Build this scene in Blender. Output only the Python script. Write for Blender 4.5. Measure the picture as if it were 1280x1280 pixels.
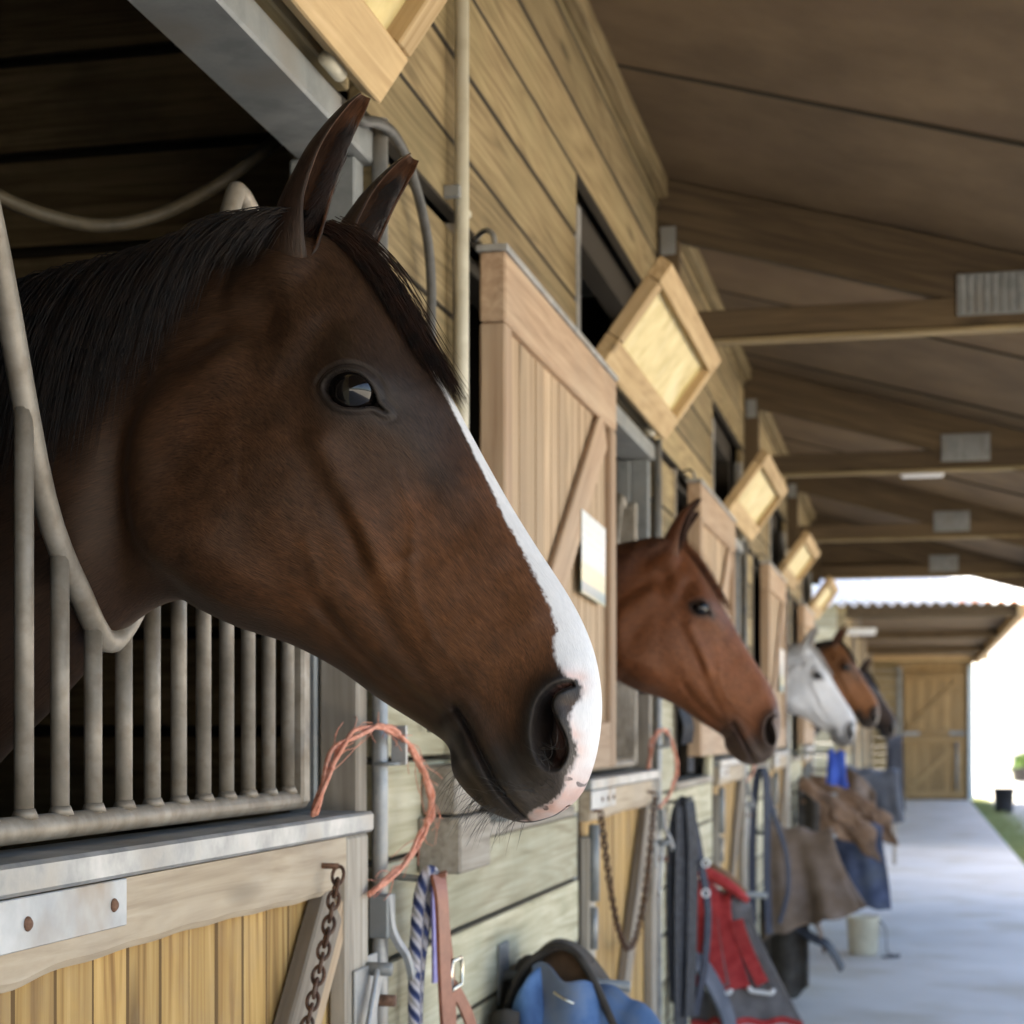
import bpy, bmesh, math, random
import numpy as np
from mathutils import Vector, Matrix

# ---------------------------------------------------------------- camera, sky, sun
scene = bpy.context.scene
for o in list(bpy.data.objects): bpy.data.objects.remove(o)
CAM = (0.80, 0.0, 1.40)
YAW = math.atan(500.0 / 2200.0)
cam_data = bpy.data.cameras.new('camera'); cam = bpy.data.objects.new('camera', cam_data)
scene.collection.objects.link(cam); scene.camera = cam
cam.location = CAM; cam.rotation_euler = (math.pi / 2, 0, YAW)
cam_data.sensor_width = 36.0; cam_data.lens = 36.0 * 2200.0 / 1280.0
cam_data.shift_y = (915.0 - 640.0) / 1280.0
cam_data.clip_start = 0.05; cam_data.clip_end = 600
cam_data.dof.use_dof = True; cam_data.dof.focus_distance = 1.70; cam_data.dof.aperture_fstop = 8.5

SUN_EL, SUN_AZ = math.radians(52), math.radians(258)      # sun stands behind the camera, over the stable roof
world = bpy.data.worlds.new('World'); scene.world = world; world.use_nodes = True
wn = world.node_tree.nodes; wl = world.node_tree.links
sky = wn.new('ShaderNodeTexSky'); sky.sky_type = 'NISHITA'; sky.sun_disc = False
sky.dust_density = 3.0; sky.ozone_density = 0.4; sky.air_density = 0.8
sky.sun_elevation = SUN_EL; sky.sun_rotation = SUN_AZ
wn['Background'].inputs['Strength'].default_value = 0.13
wl.new(sky.outputs['Color'], wn['Background'].inputs['Color'])
sun_data = bpy.data.lights.new('sun', 'SUN'); sun_data.energy = 4.0; sun_data.angle = math.radians(0.5)
sun_data.color = (1.0, 0.95, 0.87)
sun = bpy.data.objects.new('sun', sun_data); scene.collection.objects.link(sun)
sd = Vector((math.sin(SUN_AZ) * math.cos(SUN_EL), math.cos(SUN_AZ) * math.cos(SUN_EL), math.sin(SUN_EL)))
sun.rotation_euler = sd.to_track_quat('Z', 'Y').to_euler(); sun.location = (0, 0, 20)
scene.view_settings.view_transform = 'Standard'; scene.view_settings.look = 'None'
scene.view_settings.gamma = 1.0; scene.view_settings.exposure = 2.65
scene.view_settings.use_white_balance = True; scene.view_settings.white_balance_temperature = 7000; scene.view_settings.white_balance_tint = 8
scene.render.engine = 'CYCLES'
scene.cycles.max_bounces = 8; scene.cycles.diffuse_bounces = 6

# ---------------------------------------------------------------- helpers
COL = scene.collection
rnd = random.Random(7)
def link(o, parent=None):
    COL.objects.link(o)
    if parent is not None: o.parent = parent
    return o
def tag(o, label=None, category=None, group=None, kind=None):
    if label: o['label'] = label
    if category: o['category'] = category
    if group: o['group'] = group
    if kind: o['kind'] = kind
    return o
def thing(name, label, category, loc=(0, 0, 0), rz=0.0, group=None):
    o = bpy.data.objects.new(name, None); o.empty_display_size = 0.05
    o.location = loc; o.rotation_euler = (0, 0, rz); link(o)
    return tag(o, label, category, group)
def mesh_from(name, verts, faces, mat=None, smooth=False):
    me = bpy.data.meshes.new(name)
    me.from_pydata([tuple(v) for v in verts], [], [tuple(f) for f in faces]); 
    if mat is not None: me.materials.append(mat)
    if smooth: me.polygons.foreach_set('use_smooth', [True] * len(me.polygons))
    me.update()
    return me
def mesh_obj(name, verts, faces, mat, parent=None, smooth=False, loc=None):
    o = bpy.data.objects.new(name, mesh_from(name, verts, faces, mat, smooth))
    if loc is not None: o.location = loc
    return link(o, parent)

# ---------------------------------------------------------------- horses
def mat_new(name):
    m = bpy.data.materials.new(name); m.use_nodes = True
    nt = m.node_tree; return m, nt, nt.nodes['Principled BSDF']
def coat_material(name, sheen=0.06, rough=0.5, bump=0.4):
    m, nt, b = mat_new(name); N = nt.nodes; L = nt.links
    at = N.new('ShaderNodeAttribute'); at.attribute_name = 'Coat'
    uv = N.new('ShaderNodeUVMap'); uv.uv_map = 'flow'
    mp = N.new('ShaderNodeMapping'); mp.inputs['Scale'].default_value = (42, 270, 1)
    n1 = N.new('ShaderNodeTexNoise'); n1.inputs['Scale'].default_value = 1.0; n1.inputs['Detail'].default_value = 3
    n1.inputs['Distortion'].default_value = 0.6
    mp2 = N.new('ShaderNodeMapping'); mp2.inputs['Scale'].default_value = (14, 34, 1)
    n2 = N.new('ShaderNodeTexNoise'); n2.inputs['Scale'].default_value = 1.0; n2.inputs['Detail'].default_value = 4
    L.new(uv.outputs[0], mp.inputs[0]); L.new(mp.outputs[0], n1.inputs['Vector'])
    L.new(uv.outputs[0], mp2.inputs[0]); L.new(mp2.outputs[0], n2.inputs['Vector'])
    r1 = N.new('ShaderNodeMapRange'); r1.inputs[1].default_value = 0.25; r1.inputs[2].default_value = 0.75
    r1.inputs[3].default_value = 0.45; r1.inputs[4].default_value = 1.7
    L.new(n1.outputs['Fac'], r1.inputs[0])
    r2 = N.new('ShaderNodeMapRange'); r2.inputs[1].default_value = 0.3; r2.inputs[2].default_value = 0.7
    r2.inputs[3].default_value = 0.8; r2.inputs[4].default_value = 1.2
    L.new(n2.outputs['Fac'], r2.inputs[0])
    mu = N.new('ShaderNodeMath'); mu.operation = 'MULTIPLY'
    L.new(r1.outputs[0], mu.inputs[0]); L.new(r2.outputs[0], mu.inputs[1])
    lum = N.new('ShaderNodeRGBToBW'); L.new(at.outputs['Color'], lum.inputs[0])
    lr = N.new('ShaderNodeMapRange'); lr.inputs[1].default_value = .08; lr.inputs[2].default_value = .45; lr.inputs[3].default_value = 0; lr.inputs[4].default_value = .85; L.new(lum.outputs[0], lr.inputs[0])
    ml = N.new('ShaderNodeMix'); ml.data_type = 'FLOAT'; L.new(lr.outputs[0], ml.inputs[0]); L.new(mu.outputs[0], ml.inputs[2]); ml.inputs[3].default_value = 1.0
    mu = ml
    vm = N.new('ShaderNodeVectorMath'); vm.operation = 'SCALE'
    L.new(at.outputs['Color'], vm.inputs[0]); L.new(mu.outputs[0], vm.inputs['Scale'])
    L.new(vm.outputs[0], b.inputs['Base Color'])
    bp = N.new('ShaderNodeBump'); bp.inputs['Strength'].default_value = bump; bp.inputs['Distance'].default_value = 0.0016
    L.new(n1.outputs['Fac'], bp.inputs['Height']); L.new(bp.outputs[0], b.inputs['Normal'])
    b.inputs['Roughness'].default_value = rough
    b.inputs['Specular IOR Level'].default_value = 0.26
    b.inputs['Sheen Weight'].default_value = sheen; b.inputs['Sheen Roughness'].default_value = 0.4
    b.inputs['Sheen Tint'].default_value = (0.9, 0.7, 0.55, 1)
    b.inputs['Specular Tint'].default_value = (1.0, .86, .74, 1)
    return m
def plain_material(name, col, rough=0.5, metallic=0.0, spec=0.5):
    m, nt, b = mat_new(name)
    b.inputs['Base Color'].default_value = (*col, 1); b.inputs['Roughness'].default_value = rough
    b.inputs['Metallic'].default_value = metallic; b.inputs['Specular IOR Level'].default_value = spec
    return m
def strand_material(name, c0, c1, rough=0.55):
    m, nt, b = mat_new(name); N = nt.nodes; L = nt.links
    tc = N.new('ShaderNodeTexCoord')
    n = N.new('ShaderNodeTexNoise'); n.inputs['Scale'].default_value = 60; n.inputs['Detail'].default_value = 2
    L.new(tc.outputs['Object'], n.inputs['Vector'])
    cr = N.new('ShaderNodeValToRGB'); cr.color_ramp.elements[0].position = 0.35; cr.color_ramp.elements[1].position = 0.65
    cr.color_ramp.elements[0].color = (*c0, 1); cr.color_ramp.elements[1].color = (*c1, 1)
    L.new(n.outputs['Fac'], cr.inputs[0]); L.new(cr.outputs[0], b.inputs['Base Color'])
    b.inputs['Roughness'].default_value = rough; b.inputs['Specular IOR Level'].default_value = .25
    return m

# side drawing of the head in drawing units (u to the nose, v down); D() turns it into metres in the horse's own frame
_ct, _st = math.cos(YAW), math.sin(YAW)
def D(u, v, yy=1.75):
    u = np.asarray(u, float); v = np.asarray(v, float)
    a = (u - 640.0) / 2200.0
    rx = -_st + a * _ct; ry = _ct + a * _st; t = yy / ry
    return 0.80 + t * rx, 1.40 + t * (915.0 - v) / 2200.0
LADDER = [  # top u,v   bottom u,v   half widths (cm) at 0 .2 .4 .6 .8 1  round-top round-bottom
 (712,1006, 708,1009, .8,1.0,1.0,1.0,.9,.8, .5,.5),
 (731, 979, 688,1022, 3.2,4.2,4.6,4.5,4.0,3.0, .5,.45),
 (745, 937, 652,1028, 4.0,5.4,5.6,5.2,4.6,3.4, .36,.34),
 (751, 882, 606,1010, 4.0,5.7,5.9,5.5,4.9,3.6, .28,.28),
 (745, 828, 570, 972, 3.7,5.2,5.7,5.5,5.0,3.6, .24,.26),
 (730, 783, 561, 934, 3.4,4.7,5.3,5.3,4.8,3.4, .22,.24),
 (706, 738, 533, 911, 3.3,4.6,5.3,5.4,4.8,3.3, .20,.22),
 (668, 680, 478, 876, 3.5,4.8,5.9,6.1,5.2,3.5, .18,.20),
 (630, 618, 422, 836, 3.8,5.3,6.8,7.0,5.9,3.9, .18,.20),
 (592, 550, 362, 805, 4.4,6.2,7.8,8.1,6.9,4.6, .18,.20),
 (563, 497, 300, 785, 5.6,7.8,8.8,9.0,7.9,5.1, .18,.20),
 (534, 452, 252, 763, 6.6,9.0,9.4,9.6,8.7,5.6, .18,.20),
 (503, 402, 226, 750, 6.9,8.9,9.3,9.6,9.0,6.0, .18,.20),
 (468, 350, 196, 757, 6.3,8.2,8.8,9.1,8.5,6.2, .18,.22),
 (425, 300, 167, 775, 5.2,7.3,8.0,8.3,7.9,6.0, .18,.25),
 (350, 296, 135, 802, 3.8,6.4,7.5,8.0,7.7,6.2, .16,.28),
 (245, 318,  98, 842, 3.0,5.8,7.8,8.7,8.6,7.0, .15,.3),
 (125, 348,  50, 895, 2.8,6.0,8.6,10.2,10.2,8.4, .15,.32),
 ( 25, 372, -20, 965, 3.2,6.6,9.8,12.0,12.3,10.5, .15,.33)]
BODY = [  # metres: top x,z  bottom x,z  half widths (cm)
 (-.34,1.84, -.34,1.20, 4.0,8.0,12.5,16,17,14, .16,.35),
 (-.58,1.74, -.50,0.98, 5.0,11,17,21,22,16, .2,.4),
 (-.85,1.66, -.72,0.86, 6.5,15,22,26,25,16, .25,.45),
 (-1.2,1.58, -1.10,0.84, 9.0,20,27,30,28,17, .35,.45),
 (-1.6,1.55, -1.55,0.84, 11.,23,30,32,30,18, .4,.45),
 (-2.0,1.59, -2.00,0.92, 12.,24,29,30,27,16, .4,.45),
 (-2.3,1.56, -2.28,1.02, 11.,21,26,26,22,14, .4,.45),
 (-2.45,1.40,-2.44,1.15, 7.,12,15,15,12,8, .5,.5),
 (-2.49,1.30,-2.49,1.26, 1.,1.5,1.5,1.5,1.2,1, .5,.5)]

def catmull(P, t):
    P = np.asarray(P, float); n = len(P)
    i = np.clip(np.floor(t).astype(int), 0, n - 2); f = (t - i)
    g = lambda k: P[np.clip(k, 0, n - 1)]
    p0, p1, p2, p3 = g(i - 1), g(i), g(i + 1), g(i + 2)
    f = f.reshape(f.shape + (1,) * (P.ndim - 1))
    return 0.5 * (2 * p1 + (-p0 + p2) * f + (2 * p0 - 5 * p1 + 4 * p2 - p3) * f ** 2 + (-p0 + 3 * p1 - 3 * p2 + p3) * f ** 3)
def smooth01(x): x = np.clip(x, 0, 1); return x * x * (3 - 2 * x)
def dist_poly(u, v, pts, closed=False):
    d = np.full(u.shape, 1e9); n = len(pts)
    for i in range(n if closed else n - 1):
        ax, ay = pts[i]; bx, by = pts[(i + 1) % n]
        ex, ey = bx - ax, by - ay
        h = np.clip(((u - ax) * ex + (v - ay) * ey) / (ex * ex + ey * ey), 0, 1)
        d = np.minimum(d, np.hypot(u - ax - h * ex, v - ay - h * ey))
    return d
def inside_poly(u, v, pts):
    c = np.zeros(u.shape, bool); n = len(pts); j = n - 1
    for i in range(n):
        xi, yi = pts[i]; xj, yj = pts[j]
        c ^= ((yi > v) != (yj > v)) & (u < (xj - xi) * (v - yi) / (yj - yi + 1e-9) + xi)
        j = i
    return c
def sdf_poly(u, v, pts):
    d = dist_poly(u, v, pts, True); return np.where(inside_poly(u, v, pts), -d, d)
def spline_pts(pts, n=60, closed=True):
    P = np.array(pts, float)
    if closed:
        P = np.vstack([P[-2:], P, P[:3]]); t = np.linspace(2, len(P) - 3, n, endpoint=False)
    else: t = np.linspace(0, len(P) - 1, n)
    return [tuple(p) for p in catmull(P, t)]
def gau(u, v, cu, cv, su, sv=None, rot=0.0):
    sv = su if sv is None else sv
    c, s = math.cos(rot), math.sin(rot); a = (u - cu) * c + (v - cv) * s; b = -(u - cu) * s + (v - cv) * c
    return np.exp(-0.5 * ((a / su) ** 2 + (b / sv) ** 2))
rng = np.random.default_rng(5)
def vnoise(u, v, scale, seed):
    """smooth value noise on the drawing"""
    r = np.random.default_rng(seed); G = r.random((64, 64))
    x = (u / scale) % 63; y = (v / scale) % 63
    xi = np.floor(x).astype(int); yi = np.floor(y).astype(int); fx = smooth01(x - xi); fy = smooth01(y - yi)
    return (G[yi, xi] * (1 - fx) + G[yi, xi + 1] * fx) * (1 - fy) + (G[yi + 1, xi] * (1 - fx) + G[yi + 1, xi + 1] * fx) * fy

EYE_OPEN = spline_pts([(444,506),(451,496),(465,490),(480,490),(492,497),(499,509),(503,522),(512,533),(498,527),(482,530),(464,529),(450,519)], 72)
NOSTRIL = spline_pts([(727,851),(712,853),(698,862),(687,878),(681,900),(680,925),(686,948),(697,962),(712,964),(722,955),(727,938),(724,918),(716,900),(709,884),(712,872),(722,866),(731,860)], 80)
MOUTH = spline_pts([(584,888),(592,899),(603,918),(617,945),(632,975),(648,1002),(660,1019),(668,1034)], 40, False)
CHIN_FOLD = spline_pts([(560,930),(575,940),(590,960),(610,985),(612,1000)], 20, False)
JAW_GROOVE = spline_pts([(425,765),(445,790),(480,830),(520,866),(560,895)], 30, False)
CREST = spline_pts([(440,575),(455,610),(470,650),(484,690),(492,712)], 30, False)
BLAZE_EDGE = spline_pts([(520,436),(545,462),(563,490),(585,532),(606,575),(625,612),(648,655),(672,698),(690,730),(699,762),(703,795),(706,825),(720,846),(733,852),(736,872),(726,892),(728,915),(733,940),(722,972),(712,992),(692,1006),(672,1016),(668,1040),(900,1040),(900,380)], 220)

def build_horse(name, palette, res=(420, 220), mane_col=None, white=False):
    """palette: base, dark(points), warm, blaze flag; returns body mesh object with eye, ear hair etc as children"""
    NS, NV = res
    rows = []
    for r in LADDER:
        tx, tz = D(r[0], r[1]); bx, bz = D(r[2], r[3]); rows.append((tx, tz, bx, bz) + tuple(r[4:]))
    rows += BODY
    rows = np.array(rows, float)
    nh = len(LADDER)
    # stations: dense on the head, sparse on the trunk
    nb = max(16, NS // 8)
    s = np.concatenate([np.linspace(0, 1, max(10, NS // 14), endpoint=False) ** 0.8,
                        np.linspace(1, 14, int(NS * .78), endpoint=False),
                        np.linspace(14, nh - 1, NS // 9, endpoint=False),
                        np.linspace(nh - 1, len(rows) - 1, nb)])
    R = catmull(rows, s)                                  # (ns, 12)
    v = 0.5 - 0.5 * np.cos(np.pi * np.linspace(0, 1, NV))  # cluster near top and bottom
    v = 0.45 * v + 0.55 * np.linspace(0, 1, NV)
    S = s[:, None] + 0 * v[None, :]; V = v[None, :] + 0 * s[:, None]
    T = R[:, None, 0:2]; B = R[:, None, 2:4]
    XZ = T + (B - T) * V[:, :, None]
    W = np.zeros(V.shape)
    wt = R[:, 4:10]
    vv = v * 5.0
    W = np.stack([catmull(wt[i], vv) for i in range(len(s))]) * 0.01
    rt = R[:, 10][:, None]; rb = R[:, 11][:, None]
    a = np.clip(V / rt, 0, 1); b = np.clip((1 - V) / rb, 0, 1)
    pt = 2.3
    edge = (1 - (1 - a) ** pt) ** (1 / pt) * (1 - (1 - b) ** 2) ** 0.5
    W = W * edge
    # drawing coordinates of every vertex (inverse of D)
    X, Z = XZ[:, :, 0], XZ[:, :, 1]
    dx = X - 0.80; dep = -_st * dx + _ct * 1.75
    U = 640 + 2200 * (_ct * dx + _st * 1.75) / dep; VV = 915 - 2200 * (Z - 1.40) / dep
    head = (S < nh - 1).astype(float); fade = edge
    cm = 0.01
    add = np.zeros(W.shape)
    # cheek: round masseter plate with a clear rear edge
    dd = np.hypot((U - 340) / 142, (VV - 612) / 165)
    ang = np.arctan2(VV - 612, U - 340)
    rear = smooth01((np.abs(ang) - 1.1) / 0.9)
    add += 1.7 * cm * (1 / (1 + np.exp((dd - 1.0) * 26))) * np.exp(-((np.clip(1 - dd, 0, 1)) / 0.55) ** 2) * rear
    add += 0.55 * cm * gau(U, VV, 330, 640, 80, 95)
    add -= 1.3 * cm * gau(U, VV, 186, 640, 18, 90, 0.1)
    # facial crest with the hollow behind and below it
    dc = dist_poly(U, VV, CREST)
    add += 0.8 * cm * np.exp(-(dc / 20) ** 2)
    add -= 1.15 * cm * gau(U, VV, 474, 692, 9, 38, -0.38)
    add -= 0.35 * cm * gau(U, VV, 440, 640, 16, 60, -0.3)
    add -= 0.5 * cm * gau(U, VV, 560, 640, 40, 70, -0.5)
    # buccal muscle strands and jaw groove
    dj = dist_poly(U, VV, JAW_GROOVE); add -= 0.8 * cm * np.exp(-(dj / 12) ** 2)
    dj2 = dist_poly(U, VV, [(470,735),(500,775),(545,850)]); add -= 0.32 * cm * np.exp(-(dj2 / 15) ** 2)
    add += 0.35 * cm * gau(U, VV, 470, 775, 18, 45, -0.6)
    add += 0.3 * cm * gau(U, VV, 560, 790, 45, 60, -0.5)
    # orbit: brow above the eye, hollow behind/above it, temple hollow, jaw joint, forehead bulge
    add += 1.25 * cm * gau(U, VV, 478, 482, 40, 26, 0.35)
    add += 0.55 * cm * gau(U, VV, 480, 545, 46, 22, 0.3)
    add -= 1.3 * cm * gau(U, VV, 428, 452, 20, 34, 0.5)
    add -= 1.2 * cm * gau(U, VV, 362, 428, 18, 28, 0.2)
    add += 0.45 * cm * gau(U, VV, 395, 468, 22, 30, 0.5)
    add += 0.5 * cm * gau(U, VV, 462, 402, 30, 30)
    add += 2.2 * cm * gau(U, VV, 374, 324, 30, 32, .3) - .5 * cm * gau(U, VV, 420, 350, 14, 26, .3)
    add += 0.4 * cm * gau(U, VV, 325, 470, 30, 60, 0.7)
    add -= 0.55 * cm * gau(U, VV, 285, 462, 12, 60, 0.75)
    add -= 0.5 * cm * gau(U, VV, 306, 352, 9, 40, 0.05)
    add += 0.35 * cm * gau(U, VV, 262, 400, 26, 70, 0.3)
    add += 0.35 * cm * gau(U, VV, 150, 640, 30, 120, 0.35)
    # soft veins and small unevenness
    for pts, amp, wd in (([(520,600),(540,660),(535,730),(560,800)], .10, 6), ([(400,740),(440,745),(490,730),(540,700)], .10, 6), ([(560,800),(600,850),(640,880)], .08, 6),
                         ([(420,690),(430,740),(460,790)], .12, 8)):
        add += amp * cm * np.exp(-(dist_poly(U, VV, pts) / wd) ** 2)
    add += (vnoise(U, VV, 38, 1) - .5) * 0.22 * cm + (vnoise(U, VV, 15, 2) - .5) * 0.08 * cm
    # muzzle: flare of the nostril, lips, chin
    dn = sdf_poly(U, VV, NOSTRIL)
    add += 0.9 * cm * np.exp(-(np.clip(dn, 0, 99) / 15) ** 2) * (dn > -6) * smooth01((735 - U) / 20)
    add += 0.25 * cm * np.exp(-(np.clip(dn, 0, 99) / 34) ** 2)
    dm = dist_poly(U, VV, MOUTH)
    below = smooth01(((VV - 1019) * 1.0 - (U - 660) * 1.75 + 4) / 26.0)     # 1 on the lower-lip side
    add -= 1.0 * cm * np.exp(-(dm / 4.5) ** 2)
    add += 0.28 * cm * np.exp(-((dm - 17) / 11) ** 2)
    add += 0.55 * cm * gau(U, VV, 604, 972, 26, 30)
    add -= 0.45 * cm * gau(U, VV, 577, 884, 10, 9)
    add -= 0.35 * cm * np.exp(-(dist_poly(U, VV, CHIN_FOLD) / 9) ** 2)
    add += 0.25 * cm * gau(U, VV, 640, 870, 36, 40)
    W2 = W + add * np.clip(edge * 1.3, 0, 1) * head
    # nostril opening
    depth = smooth01(-dn / 17.0)
    W2 -= 4.2 * cm * depth * smooth01(edge * 2)
    # eye opening: the lids stand round it, the socket goes in
    de = sdf_poly(U, VV, EYE_OPEN)
    upl = smooth01((516 - VV) / 22)
    W2 += head * (cm * np.exp(-((de - 4) / 4.0) ** 2) * (.20 + .22 * upl) - 0.26 * cm * np.exp(-((de - 11) / 2.8) ** 2) * upl + .10 * cm * np.exp(-((de - 17) / 5) ** 2) * upl
                  - .10 * cm * np.exp(-((de - 10) / 3) ** 2) * (1 - upl))
    W2 -= head * 2.4 * cm * smooth01(-(de - 0.5) / 4.0)
    W2[:, 0] = 0; W2[:, -1] = 0
    W2 = np.maximum(W2, 0)
    # chest trunk untouched by drawing features
    # ------------------------------------------------ colours
    def C(c): return np.array(c, float)
    base, warm, dark, skin = C(palette['base']), C(palette['warm']), C(palette['dark']), C(palette['skin'])
    col = np.ones(W.shape + (3,)) * base
    def mixc(m, c):
        nonlocal col
        m = np.clip(m, 0, 1)[:, :, None]; col = col * (1 - m) + c * m
    wm = 1.25 * gau(U, VV, 615, 755, 70, 110, -.5) + .9 * gau(U, VV, 640, 690, 40, 70, -.5) + .6 * gau(U, VV, 430, 760, 90, 60, .3) + 0.25 * gau(U, VV, 330, 560, 110, 110)
    wm *= 0.55 + 0.9 * vnoise(U, VV, 30, 11)
    mixc(wm, warm)
    mixc(.7 * gau(U, VV, 560, 590, 26, 70, -.5) * palette.get('shade', 1), dark * 1.6)        # darker hair along the nose bone
    mixc(palette.get('shade', 1) * .8 * gau(U, VV, 500, 500, 60, 46, .3), dark * 1.5)
    mixc(palette.get('shade', 1) * .9 * smooth01((330 - U) / 240) * smooth01((620 - VV) / 260), dark)  # dark crest, deepened by neck shade painted into the coat
    mixc(palette.get('shade', 1) * .6 * smooth01((150 - U) / 160), dark)     # stall shade over the neck, painted into the coat colour
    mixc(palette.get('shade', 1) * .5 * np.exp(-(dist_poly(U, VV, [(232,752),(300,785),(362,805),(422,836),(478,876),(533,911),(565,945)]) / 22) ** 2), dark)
    # muzzle points
    mz = smooth01((VV - 0.42 * (660 - U) - 868 + 26 * (vnoise(U, VV, 12, 3) - .5)) / 95) * (U > 480)
    mz = np.maximum(mz, 0.85 * gau(U, VV, 588, 905, 34, 26, .9)); mz = np.maximum(mz, np.exp(-(np.clip(dn, 0, 99) / 20) ** 2))
    mz = np.maximum(mz, below * (U > 548) * smooth01((VV - 880) / 40))
    mixc(mz * palette.get('muzzle', 1), skin)
    mixc(0.35 * mz * gau(U, VV, 690, 990, 40, 22, -.5), C((.16, .13, .11)))
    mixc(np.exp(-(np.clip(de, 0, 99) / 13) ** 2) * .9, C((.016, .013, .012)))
    if palette.get('blaze'):
        yy = W2
        dbz = sdf_poly(U, VV, BLAZE_EDGE) + (vnoise(U * 2.2, VV, 4, 8) - .5) * 3
        jag = (vnoise(U * 2.0, VV, 3.2, 21) - .5) * .003
        lim = np.interp(S, [3, 4, 5, 6, 7, 8, 9, 10, 11, 11.8], [.050, .044, .040, .035, .029, .024, .020, .018, .014, 0])
        front = smooth01((lim - np.abs(yy) + jag) / .0035) * (S > 3.2) * (S < 12) * (V < .3)
        bz = np.where(S < 5.2, smooth01((3.0 - dbz) / 6.0), 0); bz = np.maximum(bz, front * (S > 4.4))
        bz *= (V < 0.97)
        mixc(bz, C((.66, .645, .63)))
        pk = (np.exp(-(np.clip(dn, 0, 99) / 12) ** 2) * (U > 706) + 1.0 * smooth01((VV - 950) / 40)) * bz
        mixc(pk * (.45 + .5 * vnoise(U, VV, 9, 14)), C((.62, .36, .28)))
        spots = (vnoise(U, VV, 9, 31) > .80) & (VV > 940); mixc(spots * bz * .8, C((.05, .04, .04)))
    mixc(np.exp(-(dm / 4.0) ** 2) * .8 * palette.get('muzzle', 1), C((.012, .01, .01)))
    mixc(depth * .85, C((.02, .012, .010)))
    mixc((depth > .2) * .3 * (U > 700) * palette.get('blaze', 0), C((.2, .08, .06)))
    if palette.get('dapple'):
        mixc(.45 * vnoise(U, VV, 22, 41) * smooth01((700 - VV) / 300), C((.28, .28, .29)))
    # ------------------------------------------------ mesh
    ns = len(s); verts = []
    right = np.stack([X, -W2, Z], -1).reshape(-1, 3); left = np.stack([X, W2, Z], -1).reshape(-1, 3)
    verts = np.vstack([right, left]); cols = np.vstack([col.reshape(-1, 3)] * 2)
    uvs = np.vstack([np.stack([S / 8, V], -1).reshape(-1, 2)] * 2)
    ii, jj = np.meshgrid(np.arange(ns - 1), np.arange(NV - 1), indexing='ij')
    q = np.stack([ii * NV + jj, ii * NV + jj + 1, (ii + 1) * NV + jj + 1, (ii + 1) * NV + jj], -1).reshape(-1, 4)
    n = ns * NV
    faces = [tuple(f) for f in q] + [tuple(f) for f in (q[:, ::-1] + n)]
    verts = verts.tolist(); cols = cols.tolist(); uvs = uvs.tolist()
    # ---- ears
    def ear(base_p, tip, bulge, r0, openv, shade, seed):
        base_p, tip = np.array(base_p, float), np.array(tip, float)
        nt, nf = 34, 26
        ax = tip - base_p; Ln = np.linalg.norm(ax); axn = ax / Ln
        o = np.array(openv, float); o -= axn * o.dot(axn); o /= np.linalg.norm(o)
        sd_ = np.cross(axn, o)
        v0 = len(verts)
        for layer in (0, 1):
            for i in range(nt):
                t = i / (nt - 1)
                prof = np.interp(t, [0, .12, .25, .38, .5, .7, .85, .95, 1.0], [.55, .98, 1.16, 1.08, 1.0, .84, .66, .50, .30])
                r = r0 * prof * (1 if layer == 0 else .88)
                ctr = base_p + ax * t + np.array(bulge) * math.sin(math.pi * t) - o * r0 * .12 * t
                if t > .7: ctr = ctr + o * (t - .7) ** 1.5 * .085
                fm = np.interp(t, [0, .25, .33, .5, .8, 1], [3.14, 3.1, 2.75, 2.2, 1.8, 1.6])
                for j in range(nf):
                    f = (j / (nf - 1) * 2 - 1) * fm
                    p = ctr + r * (-o * math.cos(f) * .95 + sd_ * math.sin(f) * .80)
                    verts.append(p.tolist())
                    rim = abs(j / (nf - 1) * 2 - 1)
                    c = (np.array(palette['ear']) * smooth01((t - .12) / .3) + np.array(palette['base']) * .8 * (1 - smooth01((t - .12) / .3))) * (1 - .55 * smooth01((t - .75) / .2)) * (.8 + .4 * rng.random())
                    if layer == 1:
                        c = np.array(palette['ear_in']) * (.35 + .75 * rim) * (.75 + .5 * rng.random())
                    if palette.get('shade', 1) and rim > .93: c = c * .8
                    cols.append(c.tolist()); uvs.append([t * .6, j / nf * .25])
        A = lambda l, i, j: v0 + l * nt * nf + i * nf + j
        for l in (0, 1):
            for i in range(nt - 1):
                for j in range(nf - 1):
                    f = (A(l, i, j), A(l, i, j + 1), A(l, i + 1, j + 1), A(l, i + 1, j))
                    faces.append(f if l == 0 else f[::-1])
        for i in range(nt - 1):
            for j, fl in ((0, 0), (nf - 1, 1)):
                f = (A(0, i, j), A(1, i, j), A(1, i + 1, j), A(0, i + 1, j)); faces.append(f if not fl else f[::-1])
        for j in range(nf - 1): faces.append((A(0, nt - 1, j), A(0, nt - 1, j + 1), A(1, nt - 1, j + 1), A(1, nt - 1, j)))
    for sgn in (-1, 1):
        e = palette['ears'][0 if sgn < 0 else 1]
        ear((e['base'][0], sgn * e['base'][1], e['base'][2]), (e['tip'][0], sgn * e['tip'][1], e['tip'][2]), (-.008, sgn * .006, 0), e['r'], (e['open'][0], sgn * e['open'][1], e['open'][2]), 1, 3)
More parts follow.
